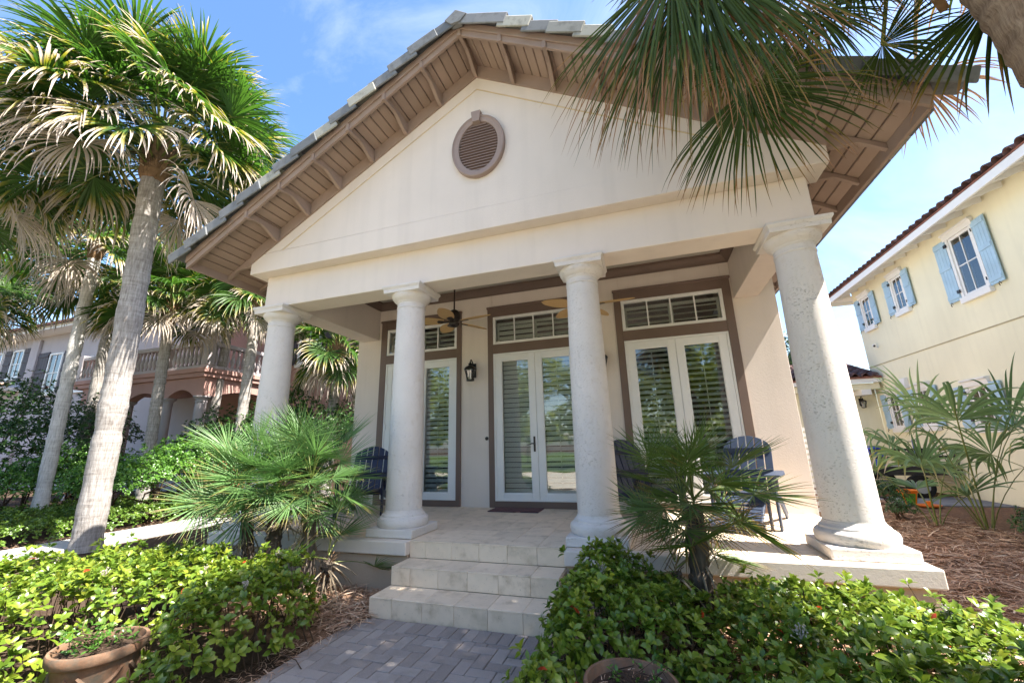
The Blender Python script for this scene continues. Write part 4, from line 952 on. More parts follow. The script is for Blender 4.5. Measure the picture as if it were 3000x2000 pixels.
tl = blob_shrub(79, 'tree_belt', 'long low belt of trees far across the road', 'tree belt', [(-34 + 4.2 * k, -27 - 1.5 * (k % 3), 1.2, 3.0 + .5 * (k % 2)) for k in range(17)], 5000, OAK, (.3, .5))
for i, (x, y, h, r) in enumerate([(-7.5, -18.5, 7.5, 3.6), (-1.5, -19.5, 6.4, 3.2), (4.5, -18.0, 7.2, 3.5), (10.5, -19.5, 6.6, 3.4), (-14.5, -19, 7.5, 3.8), (16, -18.5, 7, 3.5)]):
    tree(81 + i, 'street oak %s across the road, mirrored in the porch glass' % ('far left', 'left of centre', 'right of centre', 'right', 'beyond the far left', 'far right')[i] if False else ('broad green street tree across the road, %s in the row' % ('second', 'third', 'fourth', 'fifth', 'first', 'sixth')[i]), (x, y), h, r, OAK, 1500, (.2, .32))

# ================================================================ paver path
path = B(-1.10, .60, -6.2, -1.004, G - .1, G - .006).mesh('paver_path', SOIL); path = structure('paver_path', path)
PV = B(-.0978, .0978, -.0478, .0478, -.03, .03).mesh('paver', PAVER)
rp = random.Random(4)
PVC = {}
def put_paver(x, y, ang, joined, size=(.1956, .0956)):
    k_ = (round(size[0], 3), round(size[1], 3))
    if k_ not in PVC: PVC[k_] = B(-size[0] / 2, size[0] / 2, -size[1] / 2, size[1] / 2, -.03, .03).mesh('paver', PAVER)
    PV = PVC[k_]
    z = G + .012 - .03 + rp.uniform(-.0025, .0025); M4 = Matrix.Translation((x, y, z)) @ Matrix.Rotation(ang + rp.uniform(-.012, .012), 4, 'Z') @ Matrix.Rotation(rp.uniform(-.01, .01), 4, 'X')
    if joined is not None: joined.box(-size[0] / 2, size[0] / 2, -size[1] / 2, size[1] / 2, -.03, .03, M4); return
    o = link('paver', PV, path); o.matrix_basis = M4; b = o.modifiers.new('bevel', 'BEVEL'); b.width = .005; b.segments = 2
far = MB()
for i in range(17): put_paver(-1.05 + .1 * i, -1.004 - .103, math.pi / 2, None)
# 90 degree herringbone on a 0.1 m lattice: cell (i, j) decides which brick starts there
for i in range(-12, 30):
    for j in range(-70, 6):
        q = (i - j) % 4; x0 = -1.06 + .1 * i; y0 = -1.26 + .1 * j
        if q == 0: x, y, g2 = x0 + .1, y0 + .05, 0                # lies along x, covers (i, j) and (i + 1, j)
        elif q == 3: x, y, g2 = x0 + .05, y0 + .1, math.pi / 2    # lies along y, covers (i, j) and (i, j + 1)
        else: continue
        hx, hy = (.1, .05) if g2 == 0 else (.05, .1)
        a0, a1, b0, b1 = max(x - hx, -1.065), min(x + hx, .575), y - hy, min(y + hy, -1.207)
        if a1 - a0 < .03 or b1 - b0 < .03 or y < -6.1: continue
        put_paver((a0 + a1) / 2, (b0 + b1) / 2, 0, None if y > -2.75 else far, (a1 - a0 - .0044, b1 - b0 - .0044))
# edge course
for k in range(50): put_paver(-1.115, -1.02 - .1 - .2 * k * .51, math.pi / 2, None) if k < 16 else None
stuffo(far.build('far_pavers', PAVER, path))

# ================================================================ pine straw needles
rng = np.random.default_rng(91)
def needles(name, regions, mat, length=(.10, .2), wd=.0022):
    P = []
    for x0, x1, y0, y1, n in regions: P.append(np.column_stack([rng.uniform(x0, x1, n), rng.uniform(y0, y1, n), np.full(n, G)]))
    P = np.vstack(P); hsc = .018 + .03 * np.clip(vnoise(P[:, :2], 4, 5), 0, 1); P[:, 2] += np.abs(rng.normal(0, 1, len(P))) * hsc + .004
    n = len(P); tv = np.array([(-1, 0, 0), (1, 0, 0), (1, .5, .06), (-1, .5, .06), (.3, 1, -.02), (-.3, 1, -.02)], float); tv[:, 0] *= wd / .15
    rot = rots(rng.random(n) * 6.28, rng.normal(0, .16, n), rng.normal(0, .5, n)); v, t_, q_, lf = scatter(tv, None, np.array([(0, 1, 2, 3), (3, 2, 4, 5)]), P, rot, rng.uniform(*length, n), np.clip(rng.normal(.5, .25, n), 0, 1))
    return stuffo(link(name, npmesh(name, v, t_, q_, mat, lf, smooth=False)))
needles('pine_straw', [(3.45, 8.2, -1.2, 2.2, 17000), (3.5, 6.4, 2.2, 7.5, 11000), (-2.7, -1.1, -1.2, -.48, 5200), (.62, 3.6, -1.0, -.48, 2500), (4.0, 6.0, 7.5, 10.4, 3000), (3.5, 5, -2.2, -1.2, 2500)], NEEDLE, (.11, .24), .0036)
needles('leaf_litter', [(-1.35, -1.06, -3.0, -1.2, 700), (-9.0, -8.5, -3, 6, 2600), (-2.6, -1.2, -3.1, -2.2, 800), (.6, .75, -2.6, -1.2, 300)], NEEDLE, (.03, .09), .004)

# ================================================================ yellow house on the right
XW = 8.45
yh = thing('yellow_house', 'pale yellow stucco house with light blue shutters and tiled eaves', 'house', (XW, 4, G))
B(XW, XW + 8, -5, 11.3, G, 5.72).build('house_wall', YELLOW, yh, .01)
B(XW - .012, XW, -5, 11.302, 3.075, 3.10).build('band_joint', basic('joint_paint', (.40, .34, .2)), yh)
EX, EZ = 7.86, 5.42
B(EX, EX + .05, -5.4, 11.9, EZ, EZ + .17).build('eave_fascia', YWHITE, yh, .006)
MB().prism([(EX + .051, EZ + .10), (XW + .02, EZ + .26), (XW + .02, EZ + .30), (EX + .051, EZ + .14)], 'y', -5.4, 11.9).build('soffit', YWHITE, yh)
B(EX + .051, XW + 8, 11.303, 11.859, EZ + .09, EZ + .13).build('end_soffit', YWHITE, yh)
B(EX + .051, XW + 8, 11.86, 11.9, EZ - .02, EZ + .17).build('end_fascia', YWHITE, yh)
MB().prism([(EX, EZ + .175), (XW + 6, EZ + 2.6), (XW + 6, EZ + 2.64), (EX, EZ + .215)], 'y', -5.4, 11.9).build('roof_deck', CLAY, yh)
RTM = MB().prism([(0, .04), (.50, .18), (.50, .06), (.36, .03), (.20, -.035), (.06, -.05), (0, -.05)], 'y', -.02, .02).mesh('rafter_tail', YWHITE)
for k in range(31): link('rafter_tail', RTM, yh, (EX + .055, -4.6 + k * .53, EZ + .062))
def barrel(L=.42, r=.095, th=.016, n=10):
    m = MB(); o = [(r * math.cos(t), r * math.sin(t) * 1.05) for t in np.linspace(0, math.pi, n)]; i = [((r - th) * math.cos(t), (r - th) * math.sin(t)) for t in np.linspace(math.pi, 0, n)]
    return m.prism([(a, b) for a, b in o + i], 'x', 0, L)
def s_tile(L=.42, W=.27):
    ts = np.linspace(0, 1, 13); top = [(W * (t - .5), .055 * math.sin(t * 2 * math.pi)) for t in ts]; bot = [(y, z - .016) for y, z in top[::-1]]
    return MB().prism([(a, b) for a, b in top + bot], 'x', 0, L)
# barrel() profile lies in (y, z), so prism along x
CLAYD = basic('dark_clay_tile', (.105, .058, .052), .75, .2, .3, 5, .2, 60, obj_var=.4)
BT = barrel().mesh('roof_tile', CLAYD, True); ST = s_tile().mesh('roof_tile', CLAYD, True)
BTC = barrel().mesh('ledge_tile', basic('pale_clay', (.42, .27, .2), .8, .2, .2), True)
def tile_rows(parent, x0, y0, z0, n_y, pitch, rows, slope, ydir=1, mesh=None, step=.36, axis='x', prefix=None):
    ang = math.atan(slope)
    for r in range(rows):
        for k in range(n_y):
            o = link('roof_tile', mesh, parent); u = r * step * math.cos(ang); v = r * step * math.sin(ang)
            jz = random.uniform(-.004, .006)
            if axis == 'x': M4 = Matrix.Translation((x0 + u, y0 + k * pitch, z0 + v + jz)) @ Matrix.Rotation(-ang + .04, 4, 'Y')
            else: M4 = Matrix.Translation((x0 + k * pitch, y0 + u, z0 + v + jz)) @ Matrix.Rotation(math.pi / 2, 4, 'Z') @ Matrix.Rotation(-ang + .04, 4, 'Y')
            o.matrix_basis = M4
tile_rows(yh, EX - .05, -5.2, EZ + .20, 68, .25, 2, .39, mesh=BT)
def shutter_panel(hw, h):
    m = MB(); n = 4; w_ = 2 * hw / n
    for i in range(n): m.box(-.014, .014, -hw + i * w_ + .002, -hw + (i + 1) * w_ - .002, 0, h)
    for z in (.06, h * .52, h - .14): m.box(-.030, -.0141, -hw + .01, hw - .01, z, z + .085)
    return m
def side_window(parent, yc, hw, z0, z1, sw, rows, x=XW):
    w_ = MB(); fr = .075
    for a, b in ((yc - hw - fr, yc - hw), (yc + hw, yc + hw + fr)): w_.box(x - .05, x + .02, a, b, z0, z1)
    wn = w_.build('window', WHITE, parent, .006)
    MB().prism([(x - .001, z1 + .001), (x - .055, z1 + .001), (x - .065, z1 + .11), (x - .10, z1 + .13), (x - .10, z1 + .165), (x - .001, z1 + .165)], 'y', yc - hw - fr - .05, yc + hw + fr + .05).build('window_head', WHITE, wn, .004)
    MB().box(x - .085, x - .001, yc - hw - fr - .02, yc + hw + fr + .02, z0 - .13, z0 - .001).build('sill', WHITE, wn, .006)
    s_ = MB().box(x - .024, x + .01, yc - hw + .001, yc - hw + .06, z0, z1).box(x - .024, x + .01, yc + hw - .06, yc + hw - .001, z0, z1).box(x - .024, x + .01, yc - hw + .06, yc + hw - .06, z0, z0 + .06).box(x - .024, x + .01, yc - hw + .06, yc + hw - .06, z1 - .06, z1)
    s_.build('sash', WHITE, wn, .003)
    B(x - .014, x - .004, yc - hw + .05, yc + hw - .05, z0 + .05, z1 - .05).build('glass_pane', GLASS, wn)
    B(x - .003, x - .001, yc - hw + .05, yc + hw - .05, z0 + .05, z1 - .05).build('dark_interior', DARK, wn)
    B(x - .022, x - .008, yc - .012, yc + .012, z0 + .06, z1 - .06).build('muntin', WHITE, wn)
    for r in range(1, rows): zz = z0 + .06 + (z1 - z0 - .12) * r / rows; B(x - .021, x - .0085, yc - hw + .06, yc + hw - .06, zz - .012, zz + .012).build('muntin', WHITE, wn)
    for s in (-1, 1):
        yy = yc + s * (hw + fr + sw + .012); sh = shutter_panel(sw, z1 - z0 + .06).build('shutter', SHUTTERBLUE, wn, .003, loc=(x - .045, yy, z0 - .02), rot=(0, 0, s * .05))
        MB().tube([(x - .06, yy + s * sw * .5, z0 - .06), (x - .09, yy + s * sw * .5, z0 - .02), (x - .10, yy + s * sw * .5, z0 - .07), (x - .09, yy + s * sw * .5, z0 - .11)], .009, 5).build('shutter_dog', BLACK, wn)
        for z in (z0 + .12, z1 - .16): B(x - .082, x - .06, yc + s * (hw + fr - .02) - .02, yc + s * (hw + fr + .02) + .02, z, z + .07).build('hinge', BLACK, wn)
for yc, hw, z0, z1, sw, rows in ((6.29, .33, 3.88, 5.26, .18, 2), (8.80, .22, 4.28, 5.23, .14, 2), (10.55, .22, 4.28, 5.23, .14, 2), (7.10, .26, 1.10, 1.97, .16, 2), (8.97, .22, 1.18, 2.13, .14, 2), (10.37, .22, 1.18, 2.13, .14, 2), (3.2, .33, 3.88, 5.26, .18, 2)):
    side_window(yh, yc, hw, z0, z1, sw, rows)
MB().prism([(XW - .001, 2.22), (XW - .13, 2.22), (XW - .09, 2.50), (XW - .001, 2.52)], 'y', 9.48, 9.83).build('vent_hood', WHITE, yh, .01)
# porch wing with the tiled roof
wg = MB().box(4.0, XW - .001, 11.3, 15, G, 2.60); wg.build('wing_wall', YELLOW, yh)
B(4.0, 8.40, 10.62, 10.66, 2.56, 2.72).build('wing_fascia', YWHITE, yh, .005)
B(4.0, 8.36, 10.75, 10.92, 2.36, 2.555).build('wing_beam', YELLOW, yh, .005); B(7.85, 8.1, 10.72, 11.29, 2.2, 2.36).build('beam_bracket', YWHITE, yh)
MB().prism([(10.66, 2.60), (11.3, 2.62), (11.3, 2.66), (10.66, 2.64)], 'x', 4.0, 8.40).build('wing_soffit', YWHITE, yh)
MB().prism([(10.60, 2.68), (12.9, 3.46), (12.9, 3.50), (10.60, 2.74)], 'x', 4.0, 8.40).build('wing_roof_deck', CLAY, yh)
tile_rows(yh, 4.95, 10.55, 2.79, 13, .27, 7, .34, mesh=ST, axis='y')
for k in range(10): link('ridge_tile', BT, yh, (4.4 + k * .4, 12.95, 3.50), (0, -.03, 0))
def lantern(name, label, x, y, z, s=1.0, rot=0):
    r = thing(name, label, 'wall lantern', (0, 0, 0), None); P_ = MB().box(-.045, .045, -.018, 0, -.12, .12); P_.build('back_plate', BLACK, r, .01)
    MB().tube([(0, -.015, .06), (0, -.06, .13), (0, -.11, .17), (0, -.145, .155), (0, -.15, .12)], [.011, .010, .009, .009, .009], 8).build('scroll_arm', BLACK, r, smooth=True)
    MB().lathe([(.004, .135), (.014, .125), (.012, .11), (.03, .10), (.036, .085), (.022, .075), (.045, .058), (.085, .035), (.102, .012), (.104, .0), (.09, -.004)], 18, (0, -.15, 0)).build('lantern_cap', BLACK, r, smooth=True)
    MB().lathe([(.086, 0), (.082, -.03), (.064, -.10), (.054, -.175)], 12, (0, -.15, 0), cap=False).build('lantern_glass', GLASS, r, smooth=True)
    for k in range(8):
        a = k * math.pi / 4 + .2; MB().tube([(math.cos(a) * q, -.15 + math.sin(a) * q, z_) for q, z_ in ((.096, .0), (.085, -.04), (.069, -.10), (.058, -.175))], .005, 5).build('cage_bar', BLACK, r)
    MB().lathe([(.002, -.20), (.03, -.196), (.066, -.188), (.066, -.172), (.05, -.170)], 16, (0, -.15, 0)).build('lantern_base', BLACK, r, smooth=True)
    MB().lathe([(.012, -.17), (.012, -.09), (.002, -.06)], 8, (0, -.15, 0)).build('candle_bulb', WHITE, r, smooth=True)
    r.location = (x, y, z); r.scale = (s, s, s); r.rotation_euler = (0, 0, rot); return r
lantern('wall_lantern', 'black iron lantern on the cream wall between the left and middle doors', -1.385, D - .002, 2.27, 1.06)
lantern('wall_lantern', 'black iron lantern mostly hidden behind the third porch column', .865, D - .002, 2.27, 1.06)
lantern('wall_lantern', 'small black lantern on the yellow wing wall under the tiled roof', 8.0, 11.298, 2.02, 1.0)
sc_ = thing('security_camera', 'small white security camera on the yellow wall below the far window', 'camera', (XW, 10.5, 3.64))
MB().lathe([(.03, 0), (.03, .015), (.012, .02), (.012, .06)], 12).build('camera_mount', WHITE, sc_, smooth=True).matrix_basis = Matrix.Translation((XW, 10.5, 3.60)) @ Matrix.Rotation(-math.pi / 2, 4, 'Y')
MB().lathe([(.03, 0), (.045, .01), (.045, .11), (.035, .12)], 14).build('camera_body', WHITE, sc_, smooth=True).matrix_basis = Matrix.Translation((XW - .09, 10.52, 3.66)) @ Matrix.Rotation(math.pi / 2 + .3, 4, 'X') @ Matrix.Rotation(-.5, 4, 'Y')
MB().lathe([(.03, 0), (.03, .004), (.001, .008)], 12).build('camera_lens', BLACK, sc_).matrix_basis = Matrix.Translation((XW - .14, 10.405, 3.63)) @ Matrix.Rotation(math.pi / 2 + .3, 4, 'X')

gt = thing('slatted_gate', 'white slatted side gate glimpsed behind the right house corner', 'gate', (4.2, 5.0, G))
for x in (3.62, 4.72): B(x - .045, x + .045, 4.955, 5.045, G, 1.25).build('gate_post', WHITE, gt, .006)
for k in range(15): B(3.666, 4.674, 4.985, 5.01, -.38 + k * .105, -.38 + k * .105 + .07).build('gate_slat', WHITE, gt)
MB().tube([(3.50, 3.0, 3.4), (3.50, 3.0, 2.4), (3.50, 3.0, G + .1)], .045, 10).build('downspout', BRONZE, villa, smooth=True)
# ================================================================ yard things on the right
tr = thing('flatbed_trailer', 'dark low flatbed trailer with side rails parked beside the yellow house', 'trailer', (7.55, 9.0, G))
for k in range(9): B(6.72 + k * .185, 6.72 + k * .185 + .17, 8.3, 9.75, .19, .225).build('deck_plank', GREYMETAL, tr)
MB().box(6.7, 8.4, 8.26, 8.30, .02, .23).box(6.7, 8.4, 9.75, 9.79, .02, .23).box(6.66, 6.70, 8.26, 9.79, .02, .23).box(6.70, 8.4, 8.8, 8.9, .02, .185).build('trailer_frame', STEELDARK, tr)
for x in (6.72, 7.28, 7.84, 8.36): B(x - .02, x + .02, 8.262, 8.298, .232, .62).build('rail_post', STEELDARK, tr)
for z in (.42, .60): B(6.68, 8.4, 8.258, 8.2615, z, z + .05).build('side_rail', STEELDARK, tr)
for y in (8.2, 9.83):
    wl = MB().lathe([(.26, -.08), (.27, -.05), (.27, .05), (.26, .08)], 24).build('wheel', RUBBER, tr); wl.matrix_basis = Matrix.Translation((7.5, y, G + .27)) @ Matrix.Rotation(math.pi / 2, 4, 'X')
    MB().lathe([(.14, -.085), (.15, .085), (.04, .09)], 16).build('rim', GREYMETAL, wl)
br_ = thing('plastic_barrel', 'bright blue plastic barrel on the trailer deck', 'barrel', (7.0, 8.75, .225))
MB().lathe([(.15, 0), (.17, .02), (.175, .12), (.165, .14), (.175, .16), (.178, .30), (.168, .32), (.178, .34), (.165, .46), (.13, .48)], 20, (7.0, 8.75, .226)).build('barrel_body', BLUEPLASTIC, br_, smooth=True)
MB().lathe([(.125, .48), (.125, .495), (.03, .5)], 16, (7.0, 8.75, .2265)).build('barrel_lid', BLUEPLASTIC, br_)
bx = thing('tool_rack', 'dark rack of tools standing at the trailer rail', 'tool rack', (8.0, 9.1, .225))
B(7.88, 8.14, 9.0, 9.2, .2255, .62).build('rack_body', STEELDARK, bx, .02); MB().tube([(7.9, 9.1, .62), (7.9, 9.1, .80), (8.12, 9.1, .80), (8.12, 9.1, .62)], .015, 6).build('rack_handle', STEELDARK, bx)
for k in range(4): MB().tube([(7.93 + k * .05, 8.99, .45), (7.94 + k * .045, 8.97, .86)], .012, 5).build('tool_shaft', STEELDARK if k % 2 else BLUEPLASTIC, bx)
tb = thing('toy_bucket', 'orange and green plastic toy bucket on the straw', 'toy', (6.68, 7.0, G + .02))
MB().lathe([(.10, .0), (.155, .24), (.165, .26), (.15, .262), (.095, .02)], 20, (6.68, 7.0, G + .02), cap=False).build('bucket_body', GREENPL, tb, smooth=True)
MB().lathe([(.156, .235), (.178, .265), (.176, .30), (.16, .302), (.148, .25)], 20, (6.68, 7.0, G + .02), cap=False).build('bucket_rim', ORANGE, tb, smooth=True)
for k in range(4): a = k * 1.57 + .5; MB().tube([(6.68 + math.cos(a) * .105, 7 + math.sin(a) * .105, G + .03), (6.68 + math.cos(a) * .158, 7 + math.sin(a) * .158, G + .26)], .012, 5).build('bucket_rib', ORANGE, tb)
td = thing('toy_disc', 'flat orange red toy dish beside the bucket', 'toy', (6.86, 6.72, G + .02))
MB().lathe([(.02, 0), (.17, .0), (.20, .03), (.195, .035), (.16, .012), (.06, .02), (.06, .10), (.02, .11)], 24, (6.86, 6.72, G + .02)).build('dish', ORANGE, td, smooth=True)

# ================================================================ pink house on the left
ph = thing('pink_house', 'pink and white house with arcade, balustraded balcony and dark shutters', 'house', (-15, 8, G))
B(-45, -16.0, 8.0, 8.3, G, 7.4).build('house_wall', SHADEDWHITE, ph); B(-15.999, -5.5, 8.0, 8.3, G, 7.2).build('house_wall', PINK, ph)
B(-5.8, -5.5, 8.301, 16, G, 7.2).build('house_wall', PINK, ph)
AX = [(-18.35, .16), (-16.32, .16), (-14.28, .16), (-12.62, .16)]
m = MB()
def arch_poly(xa, xb, zs, rise, zt, n=10):
    return [(xa, zt), (xa, zs)] + [(xa + (xb - xa) * t, zs + rise * math.sin(math.pi * t) ** .8) for t in np.linspace(0.001, .999, n)] + [(xb, zs), (xb, zt)]
for (xa, _), (xb, _) in zip(AX, AX[1:]):
    m.prism(arch_poly(xa + .22, xb - .22, 2.84, .24, 3.455), 'y', 5.06, 5.36)
for xa, _ in AX: m.box(xa - .2195, xa + .2195, 5.06, 5.36, 2.84, 3.455)
m.box(-18.80, -18.571, 5.06, 5.36, 2.84, 3.455); m.build('arcade_wall', PINK, ph)
m = MB().prism([(5.361 + (7.99 - 5.361) * t, 3.455) for t in (1, 0)] + [(5.361, 2.84)] + [(5.5 + 2.3 * t, 2.84 + .24 * math.sin(math.pi * t) ** .8) for t in np.linspace(.001, .999, 10)] + [(7.99, 2.84)], 'x', -12.70, -12.42); m.build('arcade_side_wall', PINK, ph)
B(-19.3, -12.30, 4.94, 7.995, 3.456, 3.60).build('balcony_ledge', PINK, ph, .01); B(-19.36, -12.24, 4.88, 7.996, 3.601, 3.75).build('balcony_ledge', PINK, ph, .01)
B(-18.7, -12.75, 5.4, 7.99, 3.35, 3.45).build('arcade_ceiling', PINK, ph)
acol = MB().lathe([(.24, G), (.24, G + .1), (.20, G + .14), (.195, G + .2), (.165, 2.62), (.18, 2.63), (.18, 2.66), (.165, 2.67), (.165, 2.71), (.22, 2.78), (.25, 2.79), (.25, 2.839)], 24)
for xa, _ in AX: o = link('arcade_column', acol.mesh('arcade_column', SHADEDWHITE, True) if xa == AX[0][0] else ACM, ph, (xa, 5.21, 0)); ACM = o.data; autosmooth(o)
BAL = MB().lathe([(.055, 0), (.055, .06), (.035, .08), (.045, .12), (.075, .22), (.078, .27), (.06, .36), (.036, .48), (.032, .54), (.045, .57), (.035, .59), (.05, .62), (.05, .68)], 12).mesh('baluster', SHADEDWHITE, True)
for k in range(31):
    x = -18.95 + k * .205
    if not any(abs(x - q) < .2 for q in (-16.3, -14.3)): link('baluster', BAL, ph, (x, 5.06, 3.86))
for k in range(13): link('baluster', BAL, ph, (-12.42, 5.32 + k * .205, 3.86))
B(-19.1, -12.30, 4.96, 5.16, 3.751, 3.86).build('balustrade_base', SHADEDWHITE, ph); B(-12.52, -12.32, 5.161, 7.98, 3.751, 3.86).build('balustrade_base', SHADEDWHITE, ph)
B(-19.15, -12.28, 4.94, 5.18, 4.541, 4.68).build('handrail', SHADEDWHITE, ph, .02); B(-12.54, -12.30, 5.181, 7.98, 4.541, 4.68).build('handrail', SHADEDWHITE, ph, .02)
for x in (-19.1, -16.3, -14.3, -12.41): B(x - .14, x + .14, 4.93, 5.19, 3.8605, 4.75).build('balcony_pier', SHADEDWHITE, ph, .01)
def front_window(xa, xb, z0, z1, lintel=True):
    y = 8.0; w_ = frame(MB(), xa, xb, z0, z1, .09, y - .07, y + .02).build('window', WHITE, ph, .01)
    B(xa + .085, xb - .085, y - .02, y - .012, z0 + .085, z1 - .085).build('glass_pane', GLASS, w_); B(xa + .085, xb - .085, y - .011, y - .003, z0 + .085, z1 - .085).build('green_blind', basic('green_blind', (.10, .20, .16)) if 'green_blind' not in MATS else MATS['green_blind'], w_)
    B((xa + xb) / 2 - .02, (xa + xb) / 2 + .02, y - .045, y - .021, z0 + .085, z1 - .085).build('muntin', WHITE, w_); B(xa + .085, xb - .085, y - .044, y - .0215, (z0 + z1) / 2 - .02, (z0 + z1) / 2 + .02).build('muntin', WHITE, w_)
    B(xa - .06, xb + .06, y - .12, y - .001, z0 - .12, z0 - .001).build('sill', WHITE, w_); return w_
def front_shutter(parent, xa, xb, z0, z1):
    m = MB(); n = 4
    for i in range(n): m.box(xa + (xb - xa) * i / n + .004, xa + (xb - xa) * (i + 1) / n - .004, 7.93, 7.985, z0, z1)
    for z in (z0 + .12, (z0 + z1) / 2, z1 - .26): m.box(xa + .02, xb - .02, 7.90, 7.9295, z, z + .13)
    return m.build('shutter', SHUTTERBROWN, parent, .006)
w1 = front_window(-32.0, -30.95, 5.25, 6.83); front_shutter(w1, -32.72, -32.05, 5.2, 6.86); front_shutter(w1, -30.9, -30.3, 5.2, 6.86)
w2 = front_window(-28.45, -27.3, 4.2, 6.34); front_shutter(w2, -29.45, -28.52, 4.2, 6.44); front_shutter(w2, -27.2, -26.6, 4.2, 6.4)
w3 = front_window(-25.75, -24.7, 4.2, 5.88); front_shutter(w3, -26.45, -25.82, 4.2, 6.0)
w4 = front_window(-33.9, -33.0, 5.25, 6.83); w5 = front_window(-11.6, -10.5, 4.3, 6.2); front_shutter(w5, -10.42, -9.8, 4.3, 6.2); front_shutter(w5, -12.3, -11.68, 4.3, 6.2)
B(-30.2, -29.5, 7.86, 7.995, G, 7.2).build('pilaster', SHADEDWHITE, ph, .02)
B(-40, -30.3, 7.2, 7.99, 4.45, 4.62).build('ledge_fascia', WHITE, ph)
for k in range(24): o = link('ledge_tile', BTC, ph); o.matrix_basis = Matrix.Translation((-39.8 + k * .40, 7.25, 4.68)) @ Matrix.Scale(1.6, 4)
B(-46, -5, 7.2, 8.4, 7.4, 7.6).build('eave_board', WHITE, ph); MB().prism([(7.0, 7.55), (12, 9.4), (12, 9.5), (7.0, 7.68)], 'x', -46, -4.8).build('roof_deck', CLAY, ph)
# bright sunlit wall seen through the arcade
# ================================================================ porch furniture
def ceiling_fan(label, x, y, phase):
    r = thing('ceiling_fan', label, 'ceiling fan', (0, 0, 0), 'porch ceiling fans')
    MB().lathe([(.065, .845), (.06, .80), (.02, .79), (.013, .78), (.013, .15), (.02, .14)], 16).build('down_rod', BRONZE, r, smooth=True)
    MB().lathe([(.02, .17), (.055, .15), (.095, .11), (.105, .06), (.10, .01), (.075, -.01), (.07, -.05), (.085, -.07), (.08, -.095), (.045, -.12), (.01, -.13)], 24).build('motor_housing', BRONZE, r, smooth=True)
    pts = []; L = .52
    for k in range(17): t = k / 16; pts.append((.16 + L * t, .105 * math.sin(math.pi * min(1, .10 + t * .90)) ** .62))
    poly = pts + [(a, -b) for a, b in pts[::-1]]
    for k in range(5):
        a = phase + k * 2 * math.pi / 5; M4 = Matrix.Rotation(a, 4, 'Z') @ Matrix.Translation((0, 0, -.035)) @ Matrix.Rotation(.22, 4, 'X')
        o = MB().prism(poly, 'z', -.005, .005).build('fan_blade', RATTAN, r); o.matrix_basis = M4
        o = MB().prism([(.07, .018), (.15, .02), (.19, .045), (.25, .04), (.27, 0), (.25, -.04), (.19, -.045), (.15, -.02), (.07, -.018)], 'z', -.013, -.0055).build('blade_iron', BRONZE, r, .002); o.matrix_basis = M4
    r.location = (x, y, 2.935); return r
ceiling_fan('bronze ceiling fan with woven leaf blades between the second and third porch columns', -1.31, 1.1, -.18)
ceiling_fan('ceiling fan with woven blades half hidden by the third porch column', .79, 1.1, -.06)
dm = tag(B(-.98, -.19, 1.63, 2.03, .0005, .012).build('door_mat', DOORMAT), 'patterned dark red door mat in front of the middle french door', 'doormat')
def adirondack(label, mat, x, y, rot, z=0):
    r = thing('adirondack_chair', label, 'chair', (0, 0, 0), 'adirondack chairs on the porch')
    for i in range(7):
        t = i / 6; yy = -.33 + t * .46; zz = .375 - t * .09; B(-.265, .265, -.032, .032, -.011, .011).build('seat_slat', mat, r, .004, loc=(0, yy, zz), rot=(.19, 0, 0))
    n = 6; A = lambda x: .80 - .13 * (x / .28) ** 2
    for i in range(n):
        xc = (i - 2.5) * .094; xl, xr_ = xc - .041, xc + .041; top = [(xr_ - xc, A(xr_)), (0, A(xc)), (xl - xc, A(xl))]
        if i == 5: top = [(.041, A(xr_) - .05), (.030, A(xr_) - .012), (0, A(xc)), (-.041, A(xl))]
        if i == 0: top = [(.041, A(xr_)), (0, A(xc)), (-.030, A(xl) - .012), (-.041, A(xl) - .05)]
        MB().prism([(-.041, 0), (.041, 0)] + top, 'y', -.011, .011).build('back_slat', mat, r, .003, loc=(xc, .135, .27), rot=(-.40, 0, 0))
    B(-.28, .28, .20, .225, .52, .60).build('back_rail', mat, r, .003, rot=None); B(-.26, .26, .335, .36, .80, .86).build('back_rail', mat, r, .003)
    for s in (-1, 1):
        MB().prism([(-.40, .40), (-.36, .41), (.20, .30), (.62, .06), (.62, 0), (.50, 0), (.18, .20), (-.34, .31), (-.40, .33)], 'x', s * .30 - .012, s * .30 + .012).build('side_rail', mat, r, .003)
        B(s * .327 - .012, s * .327 + .012, -.40, -.29, 0, .555).build('front_leg', mat, r, .004)
        MB().prism([(s * .25, -.46), (s * .41, -.46), (s * .42, -.1), (s * .37, .34), (s * .28, .34)], 'z', .556, .58).build('arm_rest', mat, r, .006)
        MB().prism([(-.38, .555), (-.29, .555), (-.29, .40)], 'x', s * .352 - .011, s * .352 + .011).build('arm_bracket', mat, r)
    r.location = (x, y, z); r.rotation_euler = (0, 0, rot); return r
adirondack('navy wooden slatted chair left of the second porch column', NAVY, -2.80, 1.10, R_(24))
adirondack('navy wooden slatted chair right of the third porch column', NAVY, 1.32, 1.42, R_(38))
adirondack('weathered slate blue slatted chair in the sun by the right porch wall', SLATEBLUE, 2.53, 1.30, R_(-20))
fs = thing('footstool', 'slate blue slatted footrest in front of the slate blue chair', 'footstool', (0, 0, 0))
for i in range(9): t = i / 8; B(-.25, .25, -.024, .024, -.010, .010).build('stool_slat', SLATEBLUE, fs, .003, loc=(0, -.18 + .36 * t, .10 + .27 * t - .06 * max(0, t - .8)), rot=(.62, 0, 0))
